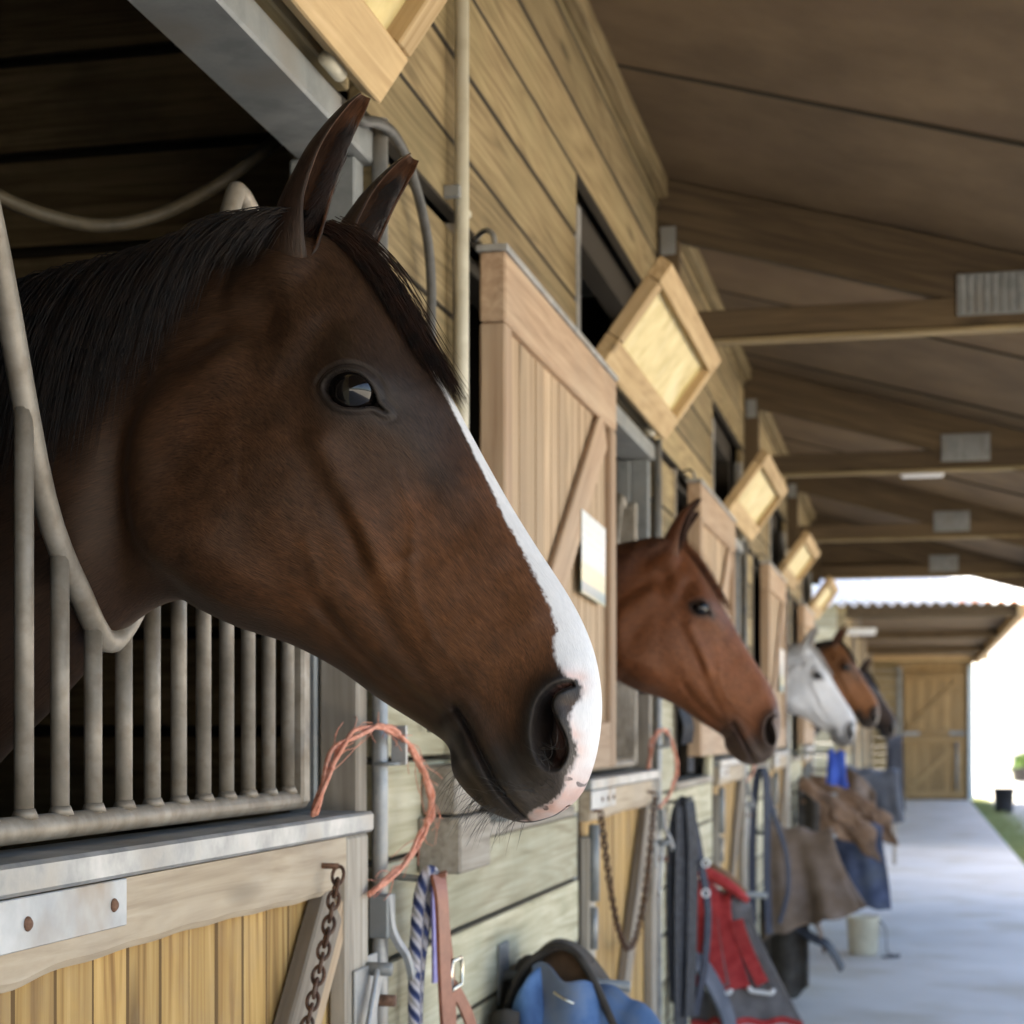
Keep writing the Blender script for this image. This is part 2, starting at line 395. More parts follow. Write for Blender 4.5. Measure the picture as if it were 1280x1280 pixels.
    # ---- legs
    def leg(pts):
        n0 = len(verts); k = 14
        for (x, y, z, r) in pts:
            for a_ in range(k):
                verts.append([x + r * 1.15 * math.cos(2 * math.pi * a_ / k), y + r * .9 * math.sin(2 * math.pi * a_ / k), z])
                cols.append((base * np.interp(z, [.3, .8], [.35, 1])).tolist()); uvs.append([z, a_ / k])
        for i in range(len(pts) - 1):
            for a_ in range(k):
                faces.append((n0 + i * k + a_, n0 + i * k + (a_ + 1) % k, n0 + (i + 1) * k + (a_ + 1) % k, n0 + (i + 1) * k + a_))
        faces.append(tuple(n0 + (len(pts) - 1) * k + a_ for a_ in range(k)))
    for sy in (-1, 1):
        leg([(-.72, sy*.15, 1.1, .11), (-.70, sy*.15, .85, .085), (-.70, sy*.15, .62, .055), (-.70, sy*.15, .50, .048), (-.70, sy*.15, .44, .038), (-.70, sy*.15, .2, .032), (-.69, sy*.15, .15, .04), (-.67, sy*.15, .08, .045), (-.66, sy*.15, 0.02, .062)])
        leg([(-2.2, sy*.15, 1.15, .15), (-2.15, sy*.15, .92, .12), (-2.22, sy*.15, .70, .075), (-2.33, sy*.15, .55, .055), (-2.33, sy*.15, .45, .045), (-2.31, sy*.15, .2, .036), (-2.30, sy*.15, .15, .043), (-2.27, sy*.15, .08, .047), (-2.26, sy*.15, 0.02, .062)])
    me = bpy.data.meshes.new(name); me.from_pydata(verts, [], faces)
    me.polygons.foreach_set('use_smooth', [True] * len(me.polygons))
    ca = me.color_attributes.new('Coat', 'FLOAT_COLOR', 'POINT')
    c4 = np.ones((len(verts), 4), np.float32); c4[:, :3] = np.array(cols); ca.data.foreach_set('color', c4.ravel())
    ul = me.uv_layers.new(name='flow'); li = np.zeros(len(me.loops), int); me.loops.foreach_get('vertex_index', li)
    ul.data.foreach_set('uv', np.array(uvs, np.float32)[li].ravel())
    # weld the mid line
    bm = bmesh.new(); bm.from_mesh(me); bmesh.ops.remove_doubles(bm, verts=bm.verts, dist=1e-5); bmesh.ops.recalc_face_normals(bm, faces=bm.faces); bm.to_mesh(me); bm.free()
    me.materials.append(palette['mat']); me.update()
    o = bpy.data.objects.new(name, me); link(o)
    # widths lookup for the hair and eyes
    kd = np.stack([U.ravel(), VV.ravel(), W2.ravel(), W.ravel()], -1); kd = kd[np.repeat(s < nh - 1, NV)]
    def width_at(u, v_):
        i = np.argmin((kd[:, 0] - u) ** 2 + (kd[:, 1] - v_) ** 2); return kd[i, 3]
    # ---- eyes
    ex, ez = D(472, 508); we = width_at(472, 508)
    er = .0245
    for sgn in (-1, 1):
        vs, fs = [], []
        nu, nv_ = 40, 24
        for i in range(nv_ + 1):
            for j in range(nu):
                th, ph = math.pi * i / nv_, 2 * math.pi * j / nu
                vs.append((er * math.sin(th) * math.cos(ph), sgn * er * math.cos(th), er * math.sin(th) * math.sin(ph)))
        for i in range(nv_):
            for j in range(nu): fs.append((i * nu + j, i * nu + (j + 1) % nu, (i + 1) * nu + (j + 1) % nu, (i + 1) * nu + j))
        e = mesh_obj('eye', vs, fs, palette['eye_mat'], o, True, (ex, sgn * (we + palette.get('eye_out', .0150) - er), ez))
        # eyelashes
        hv, hf = [], []
        for k in range(26):
            t = k / 25; u0 = 447 + 50 * t; v0 = 494 - 11 * math.sin(math.pi * t) + 6 * t
            x0, z0 = D(u0, v0); x1, z1 = D(u0 + 4 + 10 * t, v0 + 6 - 6 * t + rng.random() * 5)
            y0 = we + .0125; y1 = we + .0125 + .014
            n0 = len(hv); w_ = .00025
            hv += [(x0 - w_, sgn * y0, z0), (x0 + w_, sgn * y0, z0), ((x0 + x1) / 2 + w_, sgn * (y0 * .4 + y1 * .6), (z0 + z1) / 2 - .001), ((x0 + x1) / 2 - w_, sgn * (y0 * .4 + y1 * .6), (z0 + z1) / 2 - .001), (x1, sgn * y1, z1)]
            hf += [(n0, n0 + 1, n0 + 2, n0 + 3), (n0 + 3, n0 + 2, n0 + 4)]
        mesh_obj('eyelashes', hv, hf, palette['mane_mat'], o)
    # ---- hair made of tapering three-sided strands
    def strands(nm, roots, mat, seg=7):
        hv, hf = [], []
        for P, r in roots:
            P = np.asarray(P, float); m_ = len(P); n0 = len(hv)
            tan = np.gradient(P, axis=0); tan /= (np.linalg.norm(tan, axis=1)[:, None] + 1e-9)
            up = np.cross(tan, [0.3, 1, .2]); up /= (np.linalg.norm(up, axis=1)[:, None] + 1e-9); s2 = np.cross(tan, up)
            for i in range(m_):
                rr = r * (1 - (i / (m_ - 1)) ** 2) + r * .08
                for k in range(3):
                    a_ = 2 * math.pi * k / 3; hv.append(P[i] + rr * (math.cos(a_) * up[i] + math.sin(a_) * s2[i]))
            for i in range(m_ - 1):
                for k in range(3): hf.append((n0 + i * 3 + k, n0 + i * 3 + (k + 1) % 3, n0 + (i + 1) * 3 + (k + 1) % 3, n0 + (i + 1) * 3 + k))
        return mesh_obj(nm, hv, hf, mat, o, True)
    q_ = palette.get('hairq', 1.0)
    # mane: from the crest falling over the far/near side
    rr = []
    topU = [(410,296),(350,294),(300,303),(245,316),(185,332),(125,346),(25,370),(-60,385)]
    for k in range(int(3400 * q_)):
        t = rng.random() * (len(topU) - 1); p = catmull(topU, np.array([t]))[0]
        x, z = D(p[0], p[1]); side = -1 if rng.random() < palette.get('mane_near', .55) else 1
        ln = np.interp(t, [0, 1, 2, 4, 7], [.05, .08, .14, .24, .28]) * (.7 + .5 * rng.random())
        y0 = side * rng.random() * .018; pts = []
        sp = .05 + .04 * rng.random(); bk = -.03 - .05 * rng.random()
        for i in range(7):
            f = i / 6; pts.append((x + bk * f * 1.2, y0 + side * (sp * math.sin(min(1, f * 1.3) * 1.5) + .02 * f), z + .012 + .012 * math.sin(f * 3.1) * (1 - f) - ln * f ** 1.5))
        rr.append((pts, .0006))
    strands('mane', rr, palette['mane_mat'])
    # forelock: from between the ears down the forehead, lying on it
    rr = []
    FP = np.array([(412,286),(432,303),(456,332),(481,367),(505,405),(530,444),(556,480),(580,512)], float)
    for k in range(int(1900 * q_)):
        a_ = rng.random(); st = rng.random() * 1.6; en = min(7.0, st + 2.6 + 3.4 * rng.random()); y0 = (rng.random() - .5) * .050
        yo = palette.get('forelock_y', -.010) + (rng.random() - .5) * .022; lift = rng.random() ** 2 * .012 + .001 + (.016 * rng.random() if rng.random() < .04 else 0); pts = []
        for i in range(10):
            f = i / 9; p = catmull(FP, np.array([st + (en - st) * f]))[0]; x, z = D(p[0], p[1])
            nx, nz = .78, .62; lf = lift + .010 * math.sin(math.pi * f) + .010 * f ** 3 * a_
            yl = y0 * (1 - .35 * f) + yo * f * 1.3 + .004 * math.sin(f * 6 + a_ * 6)
            dn_ = 9.0 * yl * yl / .03 * .02
            pts.append((x + nx * lf - dn_ * .6 - .004, yl, z + nz * lf - dn_ * .5 - .003))
        rr.append((pts, .0005))
    strands('forelock', rr, palette['fore_mat'])
    if palette.get('whiskers', True):
        rr = []
        for sgn in (-1, 1):
            e = palette['ears'][0 if sgn < 0 else 1]; b0 = np.array((e['base'][0], sgn * e['base'][1], e['base'][2])); t0 = np.array((e['tip'][0], sgn * e['tip'][1], e['tip'][2])); ov = np.array((e['open'][0], sgn * e['open'][1], 0)); ov /= np.linalg.norm(ov); sdv = np.cross((t0 - b0) / np.linalg.norm(t0 - b0), ov)
            for k in range(520):
                t = .30 + .5 * rng.random(); sdg = (rng.random() - .5) * 2; p = b0 + (t0 - b0) * t + sdv * sdg * e['r'] * .66 * (1 - .5 * t) + ov * e['r'] * (.1 + .25 * rng.random()) * (1 - t); d = (t0 - b0) * .09 + ov * .006 - sdv * sdg * .008 + (rng.random(3) - .5) * .008
                rr.append(([p, p + d * .5 + ov * .002, p + d], .00035))
        strands('ear_hair', rr, palette['fore_mat'], 3)
        rr = []
        for k in range(int(120 * q_)):
            if rng.random() < .62:   # chin
                u0, v0 = 566 + 90 * rng.random(), 0; v0 = np.interp(u0, [566, 590, 620, 656], [962, 995, 1012, 1024]) - 12 * rng.random(); dv = (-6 - 36 * rng.random(), 24 + 34 * rng.random())
            else: u0, v0 = 640 + 70 * rng.random(), 985 + 20 * rng.random(); dv = (-50 * rng.random() - 6, 5 - 30 * rng.random())
            sgn = -1 if rng.random() < .6 else 1
            w0 = width_at(u0, v0) * .93; x0, z0 = D(u0, v0); x1, z1 = D(u0 + dv[0], v0 + dv[1]); pts = []
            for i in range(6):
                f = i / 5; pts.append((x0 + (x1 - x0) * f, sgn * (w0 + .022 * f), z0 + (z1 - z0) * f + .006 * math.sin(f * 3)))
            rr.append((pts, .00028))
        for k in range(16):   # around the nostril
            a_ = rng.random() * 6; u0, v0 = 690 + 10 * rng.random(), 925 + 45 * rng.random(); w0 = width_at(u0, v0); x0, z0 = D(u0, v0); x1, z1 = D(u0 + 26 * math.cos(a_), v0 - 12 + 24 * math.sin(a_)); pts = []
            for i in range(7):
                f = i / 6; pts.append((x0 + (x1 - x0) * f + .008 * math.sin(f * 3.1), -(w0 + .012 * math.sin(f * 2.6) + .004), z0 + (z1 - z0) * f - .008 * math.sin(f * 3.1)))
            rr.append((pts, .00026))
        strands('whiskers', rr, palette['whisk_mat'])
    return o

# ---------------------------------------------------------------- materials
def _ramp(N, stops):
    cr = N.new('ShaderNodeValToRGB'); el = cr.color_ramp.elements
    while len(el) < len(stops): el.new(0.5)
    for e, (p, c) in zip(el, stops): e.position = p; e.color = (*c, 1)
    return cr
_WOOD = {}
def wood(kind, axis):
    key = (kind, axis)
    if key in _WOOD: return _WOOD[key]
    P = WOODS[kind]
    m, nt, b = mat_new(kind + '_' + 'xyz'[axis]); N = nt.nodes; L = nt.links
    tc = N.new('ShaderNodeTexCoord'); oi = N.new('ShaderNodeObjectInfo')
    off = N.new('ShaderNodeVectorMath'); off.operation = 'SCALE'; off.inputs[0].default_value = (37.0, 53.0, 71.0)
    L.new(oi.outputs['Random'], off.inputs['Scale'])
    ad = N.new('ShaderNodeVectorMath'); ad.operation = 'ADD'
    L.new(tc.outputs['Object'], ad.inputs[0]); L.new(off.outputs[0], ad.inputs[1])
    g = P.get('grain', 1.0)
    sc = [46.0 * g] * 3; sc[axis] = 2.0 * g
    mp = N.new('ShaderNodeMapping'); mp.inputs['Scale'].default_value = sc; L.new(ad.outputs[0], mp.inputs[0])
    n1 = N.new('ShaderNodeTexNoise'); n1.inputs['Scale'].default_value = 1.0; n1.inputs['Detail'].default_value = 6; n1.inputs['Roughness'].default_value = .62; n1.inputs['Distortion'].default_value = .8
    L.new(mp.outputs[0], n1.inputs['Vector'])
    sc2 = [9.0 * g] * 3; sc2[axis] = 0.7 * g
    mp2 = N.new('ShaderNodeMapping'); mp2.inputs['Scale'].default_value = sc2; L.new(ad.outputs[0], mp2.inputs[0])
    wv = N.new('ShaderNodeTexNoise'); wv.inputs['Scale'].default_value = 1.0; wv.inputs['Detail'].default_value = 1.0; wv.inputs['Distortion'].default_value = .3
    L.new(mp2.outputs[0], wv.inputs['Vector'])
    ri = N.new('ShaderNodeMath'); ri.operation = 'MULTIPLY'; ri.inputs[1].default_value = 12.0; L.new(wv.outputs['Fac'], ri.inputs[0])
    pp = N.new('ShaderNodeMath'); pp.operation = 'PINGPONG'; pp.inputs[1].default_value = .5; L.new(ri.outputs[0], pp.inputs[0])
    mx = N.new('ShaderNodeMath'); mx.operation = 'MULTIPLY_ADD'; mx.inputs[1].default_value = P.get('rings', .2); L.new(pp.outputs[0], mx.inputs[0]); L.new(n1.outputs['Fac'], mx.inputs[2])
    sb = N.new('ShaderNodeMath'); sb.operation = 'SUBTRACT'; sb.inputs[1].default_value = P.get('rings', .2) * .25; L.new(mx.outputs[0], sb.inputs[0])
    cr = _ramp(N, [(.28, P['dark']), (.5, P['mid']), (.72, P['light'])]); L.new(sb.outputs[0], cr.inputs[0])
    # knots
    sk = [6.5] * 3; sk[axis] = 1.5
    mk = N.new('ShaderNodeMapping'); mk.inputs['Scale'].default_value = sk; L.new(ad.outputs[0], mk.inputs[0])
    vo = N.new('ShaderNodeTexVoronoi'); vo.inputs['Scale'].default_value = 1.0; L.new(mk.outputs[0], vo.inputs['Vector'])
    rk = N.new('ShaderNodeMapRange'); rk.inputs[1].default_value = .13; rk.inputs[2].default_value = .05; rk.inputs[3].default_value = 0; rk.inputs[4].default_value = .75; L.new(vo.outputs['Distance'], rk.inputs[0])
    mkn = N.new('ShaderNodeMix'); mkn.data_type = 'RGBA'; L.new(rk.outputs[0], mkn.inputs['Factor']); L.new(cr.outputs[0], mkn.inputs[6]); mkn.inputs[7].default_value = (*[q * .45 for q in P['dark']], 1)
    # weather stains
    n3 = N.new('ShaderNodeTexNoise'); n3.inputs['Scale'].default_value = P.get('stain_scale', 3.0); n3.inputs['Detail'].default_value = 5; n3.inputs['Roughness'].default_value = .65
    L.new(ad.outputs[0], n3.inputs['Vector'])
    r3 = N.new('ShaderNodeMapRange'); r3.inputs[1].default_value = .45; r3.inputs[2].default_value = .72; r3.inputs[3].default_value = 0; r3.inputs[4].default_value = P.get('stain', .4); L.new(n3.outputs['Fac'], r3.inputs[0])
    mc = N.new('ShaderNodeMix'); mc.data_type = 'RGBA'; L.new(r3.outputs[0], mc.inputs['Factor']); L.new(mkn.outputs[2], mc.inputs[6]); mc.inputs[7].default_value = (*P['stain_col'], 1)
    hv = N.new('ShaderNodeHueSaturation'); L.new(mc.outputs[2], hv.inputs['Color'])
    rv = N.new('ShaderNodeMapRange'); rv.inputs[3].default_value = 1 - P.get('vary', .18); rv.inputs[4].default_value = 1 + P.get('vary', .18); L.new(oi.outputs['Random'], rv.inputs[0]); L.new(rv.outputs[0], hv.inputs['Value'])
    L.new(hv.outputs[0], b.inputs['Base Color'])
    b.inputs['Roughness'].default_value = P.get('rough', .75); b.inputs['Specular IOR Level'].default_value = .3
    bp = N.new('ShaderNodeBump'); bp.inputs['Strength'].default_value = .35; bp.inputs['Distance'].default_value = .0015
    L.new(sb.outputs[0], bp.inputs['Height']); L.new(bp.outputs[0], b.inputs['Normal'])
    _WOOD[key] = m; return m
WOODS = {
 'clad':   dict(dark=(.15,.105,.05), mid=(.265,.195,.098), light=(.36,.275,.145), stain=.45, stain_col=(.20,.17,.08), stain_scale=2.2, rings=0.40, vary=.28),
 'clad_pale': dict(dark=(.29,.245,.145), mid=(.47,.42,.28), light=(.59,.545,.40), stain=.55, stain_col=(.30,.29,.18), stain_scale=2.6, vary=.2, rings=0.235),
 'shutter_frame': dict(dark=(.26,.165,.10), mid=(.37,.25,.16), light=(.45,.325,.215), stain=.35, stain_col=(.33,.27,.2), rings=0.18),
 'shutter_board': dict(dark=(.29,.195,.115), mid=(.41,.29,.18), light=(.50,.365,.24), stain=.25, stain_col=(.36,.27,.16), rings=0.23),
 'pine': dict(dark=(.22,.11,.03), mid=(.41,.245,.075), light=(.53,.345,.13), stain=.6, stain_col=(.30,.20,.10), rings=0.30, vary=.14, stain_scale=6),
 'grey_wood': dict(dark=(.20,.165,.125), mid=(.33,.285,.225), light=(.44,.39,.32), stain=.55, stain_col=(.2,.16,.12), rings=0.145),
 'brace_wood': dict(dark=(.15,.118,.085), mid=(.235,.19,.14), light=(.31,.26,.2), stain=.5, stain_col=(.15,.12,.09), rings=0.16),
 'rail_wood': dict(dark=(.29,.215,.14), mid=(.44,.345,.235), light=(.53,.435,.315), stain=.5, stain_col=(.33,.275,.22), rings=0.145, vary=.06),
 'truss': dict(dark=(.055,.035,.017), mid=(.09,.06,.03), light=(.13,.09,.048), stain=.4, stain_col=(.07,.048,.03), rings=0.18),
 'hatch_frame': dict(dark=(.33,.215,.10), mid=(.47,.33,.17), light=(.56,.41,.23), stain=.3, stain_col=(.3,.2,.1), rings=0.23),
 'stall_board': dict(dark=(.10,.07,.035), mid=(.20,.145,.075), light=(.28,.21,.115), stain=.5, stain_col=(.07,.055,.035), rings=0.18, stain_scale=5),
 'far_door': dict(dark=(.24,.145,.06), mid=(.34,.225,.105), light=(.42,.295,.15), stain=.3, stain_col=(.33,.24,.13), rings=0.18),
}
def noisy(name, c0, c1, scale=6.0, *a, vary=0.0, **k):
    m = noisy_(name, c0, c1, scale, *a, **k)
    if vary:
        nt = m.node_tree; N = nt.nodes; L = nt.links; b = N['Principled BSDF']; src = b.inputs['Base Color'].links[0].from_socket
        hv = N.new('ShaderNodeHueSaturation'); oi = N.new('ShaderNodeObjectInfo'); rv = N.new('ShaderNodeMapRange'); rv.inputs[3].default_value = 1 - vary; rv.inputs[4].default_value = 1 + vary
        L.new(oi.outputs['Random'], rv.inputs[0]); L.new(rv.outputs[0], hv.inputs['Value']); L.new(src, hv.inputs['Color']); L.new(hv.outputs[0], b.inputs['Base Color'])
    return m
def noisy_(name, c0, c1, scale=6.0, rough=.6, metallic=0.0, bump=.15, detail=5, spec=.4, c2=None, scale2=30.0, mix2=.5, lo=.35, hi=.65, bdist=.003):
    m, nt, b = mat_new(name); N = nt.nodes; L = nt.links
    tc = N.new('ShaderNodeTexCoord'); oi = N.new('ShaderNodeObjectInfo')
    off = N.new('ShaderNodeVectorMath'); off.operation = 'SCALE'; off.inputs[0].default_value = (17.0, 23.0, 31.0); L.new(oi.outputs['Random'], off.inputs['Scale'])
    ad = N.new('ShaderNodeVectorMath'); ad.operation = 'ADD'; L.new(tc.outputs['Object'], ad.inputs[0]); L.new(off.outputs[0], ad.inputs[1])
    n = N.new('ShaderNodeTexNoise'); n.inputs['Scale'].default_value = scale; n.inputs['Detail'].default_value = detail; n.inputs['Roughness'].default_value = .6; L.new(ad.outputs[0], n.inputs['Vector'])
    cr = _ramp(N, [(lo, c0), (hi, c1)]); L.new(n.outputs['Fac'], cr.inputs[0]); out = cr.outputs[0]
    n2 = N.new('ShaderNodeTexNoise'); n2.inputs['Scale'].default_value = scale2; n2.inputs['Detail'].default_value = 4; L.new(ad.outputs[0], n2.inputs['Vector'])
    if c2 is not None:
        r = N.new('ShaderNodeMapRange'); r.inputs[1].default_value = .5; r.inputs[2].default_value = .68; r.inputs[4].default_value = mix2; L.new(n2.outputs['Fac'], r.inputs[0])
        mc = N.new('ShaderNodeMix'); mc.data_type = 'RGBA'; L.new(r.outputs[0], mc.inputs['Factor']); L.new(out, mc.inputs[6]); mc.inputs[7].default_value = (*c2, 1); out = mc.outputs[2]
    L.new(out, b.inputs['Base Color'])
    rr = N.new('ShaderNodeMapRange'); rr.inputs[3].default_value = max(.05, rough - .12); rr.inputs[4].default_value = min(1, rough + .12); L.new(n2.outputs['Fac'], rr.inputs[0]); L.new(rr.outputs[0], b.inputs['Roughness'])
    b.inputs['Metallic'].default_value = metallic; b.inputs['Specular IOR Level'].default_value = spec
    if bump:
        bp = N.new('ShaderNodeBump'); bp.inputs['Strength'].default_value = bump; bp.inputs['Distance'].default_value = bdist; L.new(n2.outputs['Fac'], bp.inputs['Height']); L.new(bp.outputs[0], b.inputs['Normal'])
    return m
M = {}
M['joint_brown'] = plain_material('joint_brown', (.17, .10, .042), .95); M['joint_pale'] = plain_material('joint_pale', (.15, .125, .075), .95)
M['joint_dirt'] = plain_material('joint_dirt', (.035, .026, .014), .95)
M['galv'] = noisy('galvanised_steel', (.25, .255, .25), (.46, .45, .43), 16, .5, .45, .08, c2=(.29, .25, .195), scale2=8, mix2=.8)
M['galv_dull'] = noisy('dull_galvanised_steel', (.20, .21, .205), (.32, .325, .315), 14, .55, .35, .08, c2=(.19, .17, .14), scale2=7, mix2=.6)
M['bars'] = noisy('dirty_steel_tube', (.20, .17, .13), (.33, .29, .235), 20, .55, .3, .12, c2=(.20, .155, .11), scale2=55, mix2=.55)
M['rust'] = noisy('rusty_iron', (.055, .028, .018), (.14, .07, .04), 60, .8, .2, .3, c2=(.2, .17, .14), scale2=90, mix2=.4)
M['rust_plate'] = noisy('rusted_bolt', (.12, .06, .035), (.24, .13, .08), 90, .8, .2, .3)
M['plate'] = noisy('zinc_plate', (.31, .32, .325), (.46, .465, .46), 11, .5, .3, .05, c2=(.30, .235, .165), scale2=7, mix2=.85)
M['conduit'] = noisy('cream_conduit', (.50, .46, .35), (.62, .58, .46), 7, .45, 0, .03, c2=(.35, .31, .22), scale2=25, mix2=.4)
M['hose'] = noisy('brown_hose', (.055, .043, .025), (.10, .08, .05), 20, .55, 0, .1)
M['grey_hose'] = noisy('grey_cable', (.05, .048, .042), (.095, .09, .082), 25, .55, 0, .1)
M['ceiling'] = noisy('ceiling_board', (.105, .069, .036), (.16, .108, .058), 3.2, .85, 0, .12, detail=8, c2=(.13, .085, .05), scale2=1.7, mix2=.55, vary=.24)
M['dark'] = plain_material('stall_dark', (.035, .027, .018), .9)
M['hatch_panel'] = noisy('straw_filled_panel', (.46, .36, .13), (.66, .55, .27), 9, .55, 0, .2, c2=(.72, .64, .40), scale2=6, mix2=.7)
M['concrete'] = noisy('washed_concrete', (.47, .46, .44), (.60, .595, .58), .9, .62, 0, .15, detail=8, c2=(.37, .33, .25), scale2=1.5, mix2=.6, lo=.3, hi=.7)
M['gravel'] = noisy('pale_gravel', (.42, .39, .34), (.60, .57, .51), 14, .9, 0, .5, c2=(.33, .30, .25), scale2=70, mix2=.6)
M['bedding'] = noisy('stall_bedding', (.10, .075, .04), (.2, .15, .08), 20, .95, 0, .4)
M['corrugated'] = noisy('white_corrugated_sheet', (.70, .70, .70), (.80, .80, .80), 1.5, .5, 0, .02)
M['ridge'] = noisy('orange_ridge_tile', (.52, .17, .08), (.62, .24, .12), 5, .7)
M['white_paint'] = noisy('white_paint', (.72, .72, .70), (.80, .80, .78), 2, .6, 0, .05)
M['blue_post'] = noisy('pale_blue_paint', (.50, .62, .68), (.62, .72, .76), 4, .5, 0, .03)
M['twine'] = noisy('orange_twine', (.55, .19, .11), (.75, .36, .25), 80, .8, 0, .2)
M['leather'] = noisy('brown_leather', (.22, .075, .04), (.34, .13, .075), 30, .45, 0, .08)
M['lilac'] = noisy('lilac_webbing', (.25, .22, .45), (.36, .32, .58), 60, .7)
M['black_strap'] = noisy('black_webbing', (.012, .013, .018), (.035, .037, .047), 50, .6, 0, .1)
M['navy_strap'] = noisy('navy_webbing', (.012, .015, .03), (.03, .036, .06), 50, .65, 0, .1)
M['brass'] = plain_material('buckle_metal', (.7, .66, .55), .25, 1.0)
M['white_plastic'] = plain_material('white_plastic', (.78, .78, .78), .4)
M['black_plastic'] = noisy('black_rubber', (.018, .018, .02), (.035, .035, .04), 8, .55)
M['rug_red'] = noisy('red_rug_cloth', (.33, .022, .024), (.47, .05, .05), 30, .85, 0, .1, c2=(.25, .04, .035), scale2=7, mix2=.5)
M['rug_grey'] = noisy('grey_rug_cloth', (.105, .098, .10), (.165, .155, .16), 20, .9, 0, .1, c2=(.13, .105, .085), scale2=6, mix2=.6)
M['rug_blue'] = noisy('blue_rug_cloth', (.045, .10, .23), (.10, .20, .40), 14, .85, 0, .1, c2=(.20, .19, .16), scale2=7, mix2=.6)
M['rug_bluegrey'] = noisy('faded_blue_rug_cloth', (.05, .11, .23), (.15, .16, .165), 5, .85, 0, .1, c2=(.07, .15, .32), scale2=8, mix2=.6)
M['rug_dark'] = noisy('dark_brown_rug_cloth', (.030, .024, .019), (.065, .053, .043), 16, .9, 0, .1, c2=(.09, .085, .08), scale2=9, mix2=.5)
M['rug_taupe'] = noisy('taupe_rug_cloth', (.15, .105, .075), (.225, .165, .13), 10, .92, 0, .1, c2=(.20, .16, .15), scale2=5, mix2=.5)
M['rug_brown'] = noisy('brown_rug_cloth', (.15, .082, .045), (.25, .15, .09), 12, .9, 0, .1, c2=(.08, .055, .04), scale2=7, mix2=.6)
M['rug_navy'] = noisy('navy_rug_cloth', (.035, .045, .085), (.08, .10, .17), 9, .85, 0, .1, c2=(.11, .12, .13), scale2=5, mix2=.5)
M['rug_slate'] = noisy('slate_rug_cloth', (.10, .11, .135), (.16, .17, .20), 9, .85, 0, .1)
M['blue_cloth'] = noisy('bright_blue_cloth', (.03, .07, .38), (.06, .13, .55), 9, .8, 0, .1)
M['leaf'] = noisy('leaf', (.04, .08, .015), (.09, .15, .03), 6, .6, 0, 0)
M['render_wall'] = noisy('white_render', (.72, .71, .68), (.80, .79, .77), 2, .8, 0, .1)
M['glass_dark'] = plain_material('window_glass', (.03, .035, .04), .08)
def card_material():
    m, nt, b = mat_new('printed_card'); N = nt.nodes; L = nt.links
    tc = N.new('ShaderNodeTexCoord'); sp = N.new('ShaderNodeSeparateXYZ'); L.new(tc.outputs['Generated'], sp.inputs[0])
    wv = N.new('ShaderNodeMath'); wv.operation = 'MULTIPLY'; wv.inputs[1].default_value = 60.0; L.new(sp.outputs['Z'], wv.inputs[0])
    sn = N.new('ShaderNodeMath'); sn.operation = 'SINE'; L.new(wv.outputs[0], sn.inputs[0])
    gt = N.new('ShaderNodeMath'); gt.operation = 'GREATER_THAN'; gt.inputs[1].default_value = .55; L.new(sn.outputs[0], gt.inputs[0])
    n = N.new('ShaderNodeTexNoise'); n.inputs['Scale'].default_value = 9; L.new(tc.outputs['Generated'], n.inputs['Vector'])
    g2 = N.new('ShaderNodeMath'); g2.operation = 'GREATER_THAN'; g2.inputs[1].default_value = .5; L.new(n.outputs['Fac'], g2.inputs[0])
    mu = N.new('ShaderNodeMath'); mu.operation = 'MULTIPLY'; L.new(gt.outputs[0], mu.inputs[0]); L.new(g2.outputs[0], mu.inputs[1])
    m2 = N.new('ShaderNodeMath'); m2.operation = 'MULTIPLY'; m2.inputs[1].default_value = .22; L.new(mu.outputs[0], m2.inputs[0])
    cr = _ramp(N, [(.0, (.50, .52, .33)), (.06, (.22, .36, .38)), (.14, (.30, .44, .44)), (.17, (.72, .71, .48)), (.36, (.74, .73, .52)), (.42, (.74, .77, .74)), (1.0, (.78, .80, .76))]); L.new(sp.outputs['Z'], cr.inputs[0])
    mc = N.new('ShaderNodeMix'); mc.data_type = 'RGBA'; L.new(m2.outputs[0], mc.inputs['Factor']); L.new(cr.outputs[0], mc.inputs[6]); mc.inputs[7].default_value = (.25, .33, .33, 1)
    L.new(mc.outputs[2], b.inputs['Base Color']); b.inputs['Roughness'].default_value = .3
    return m
M['card'] = card_material()
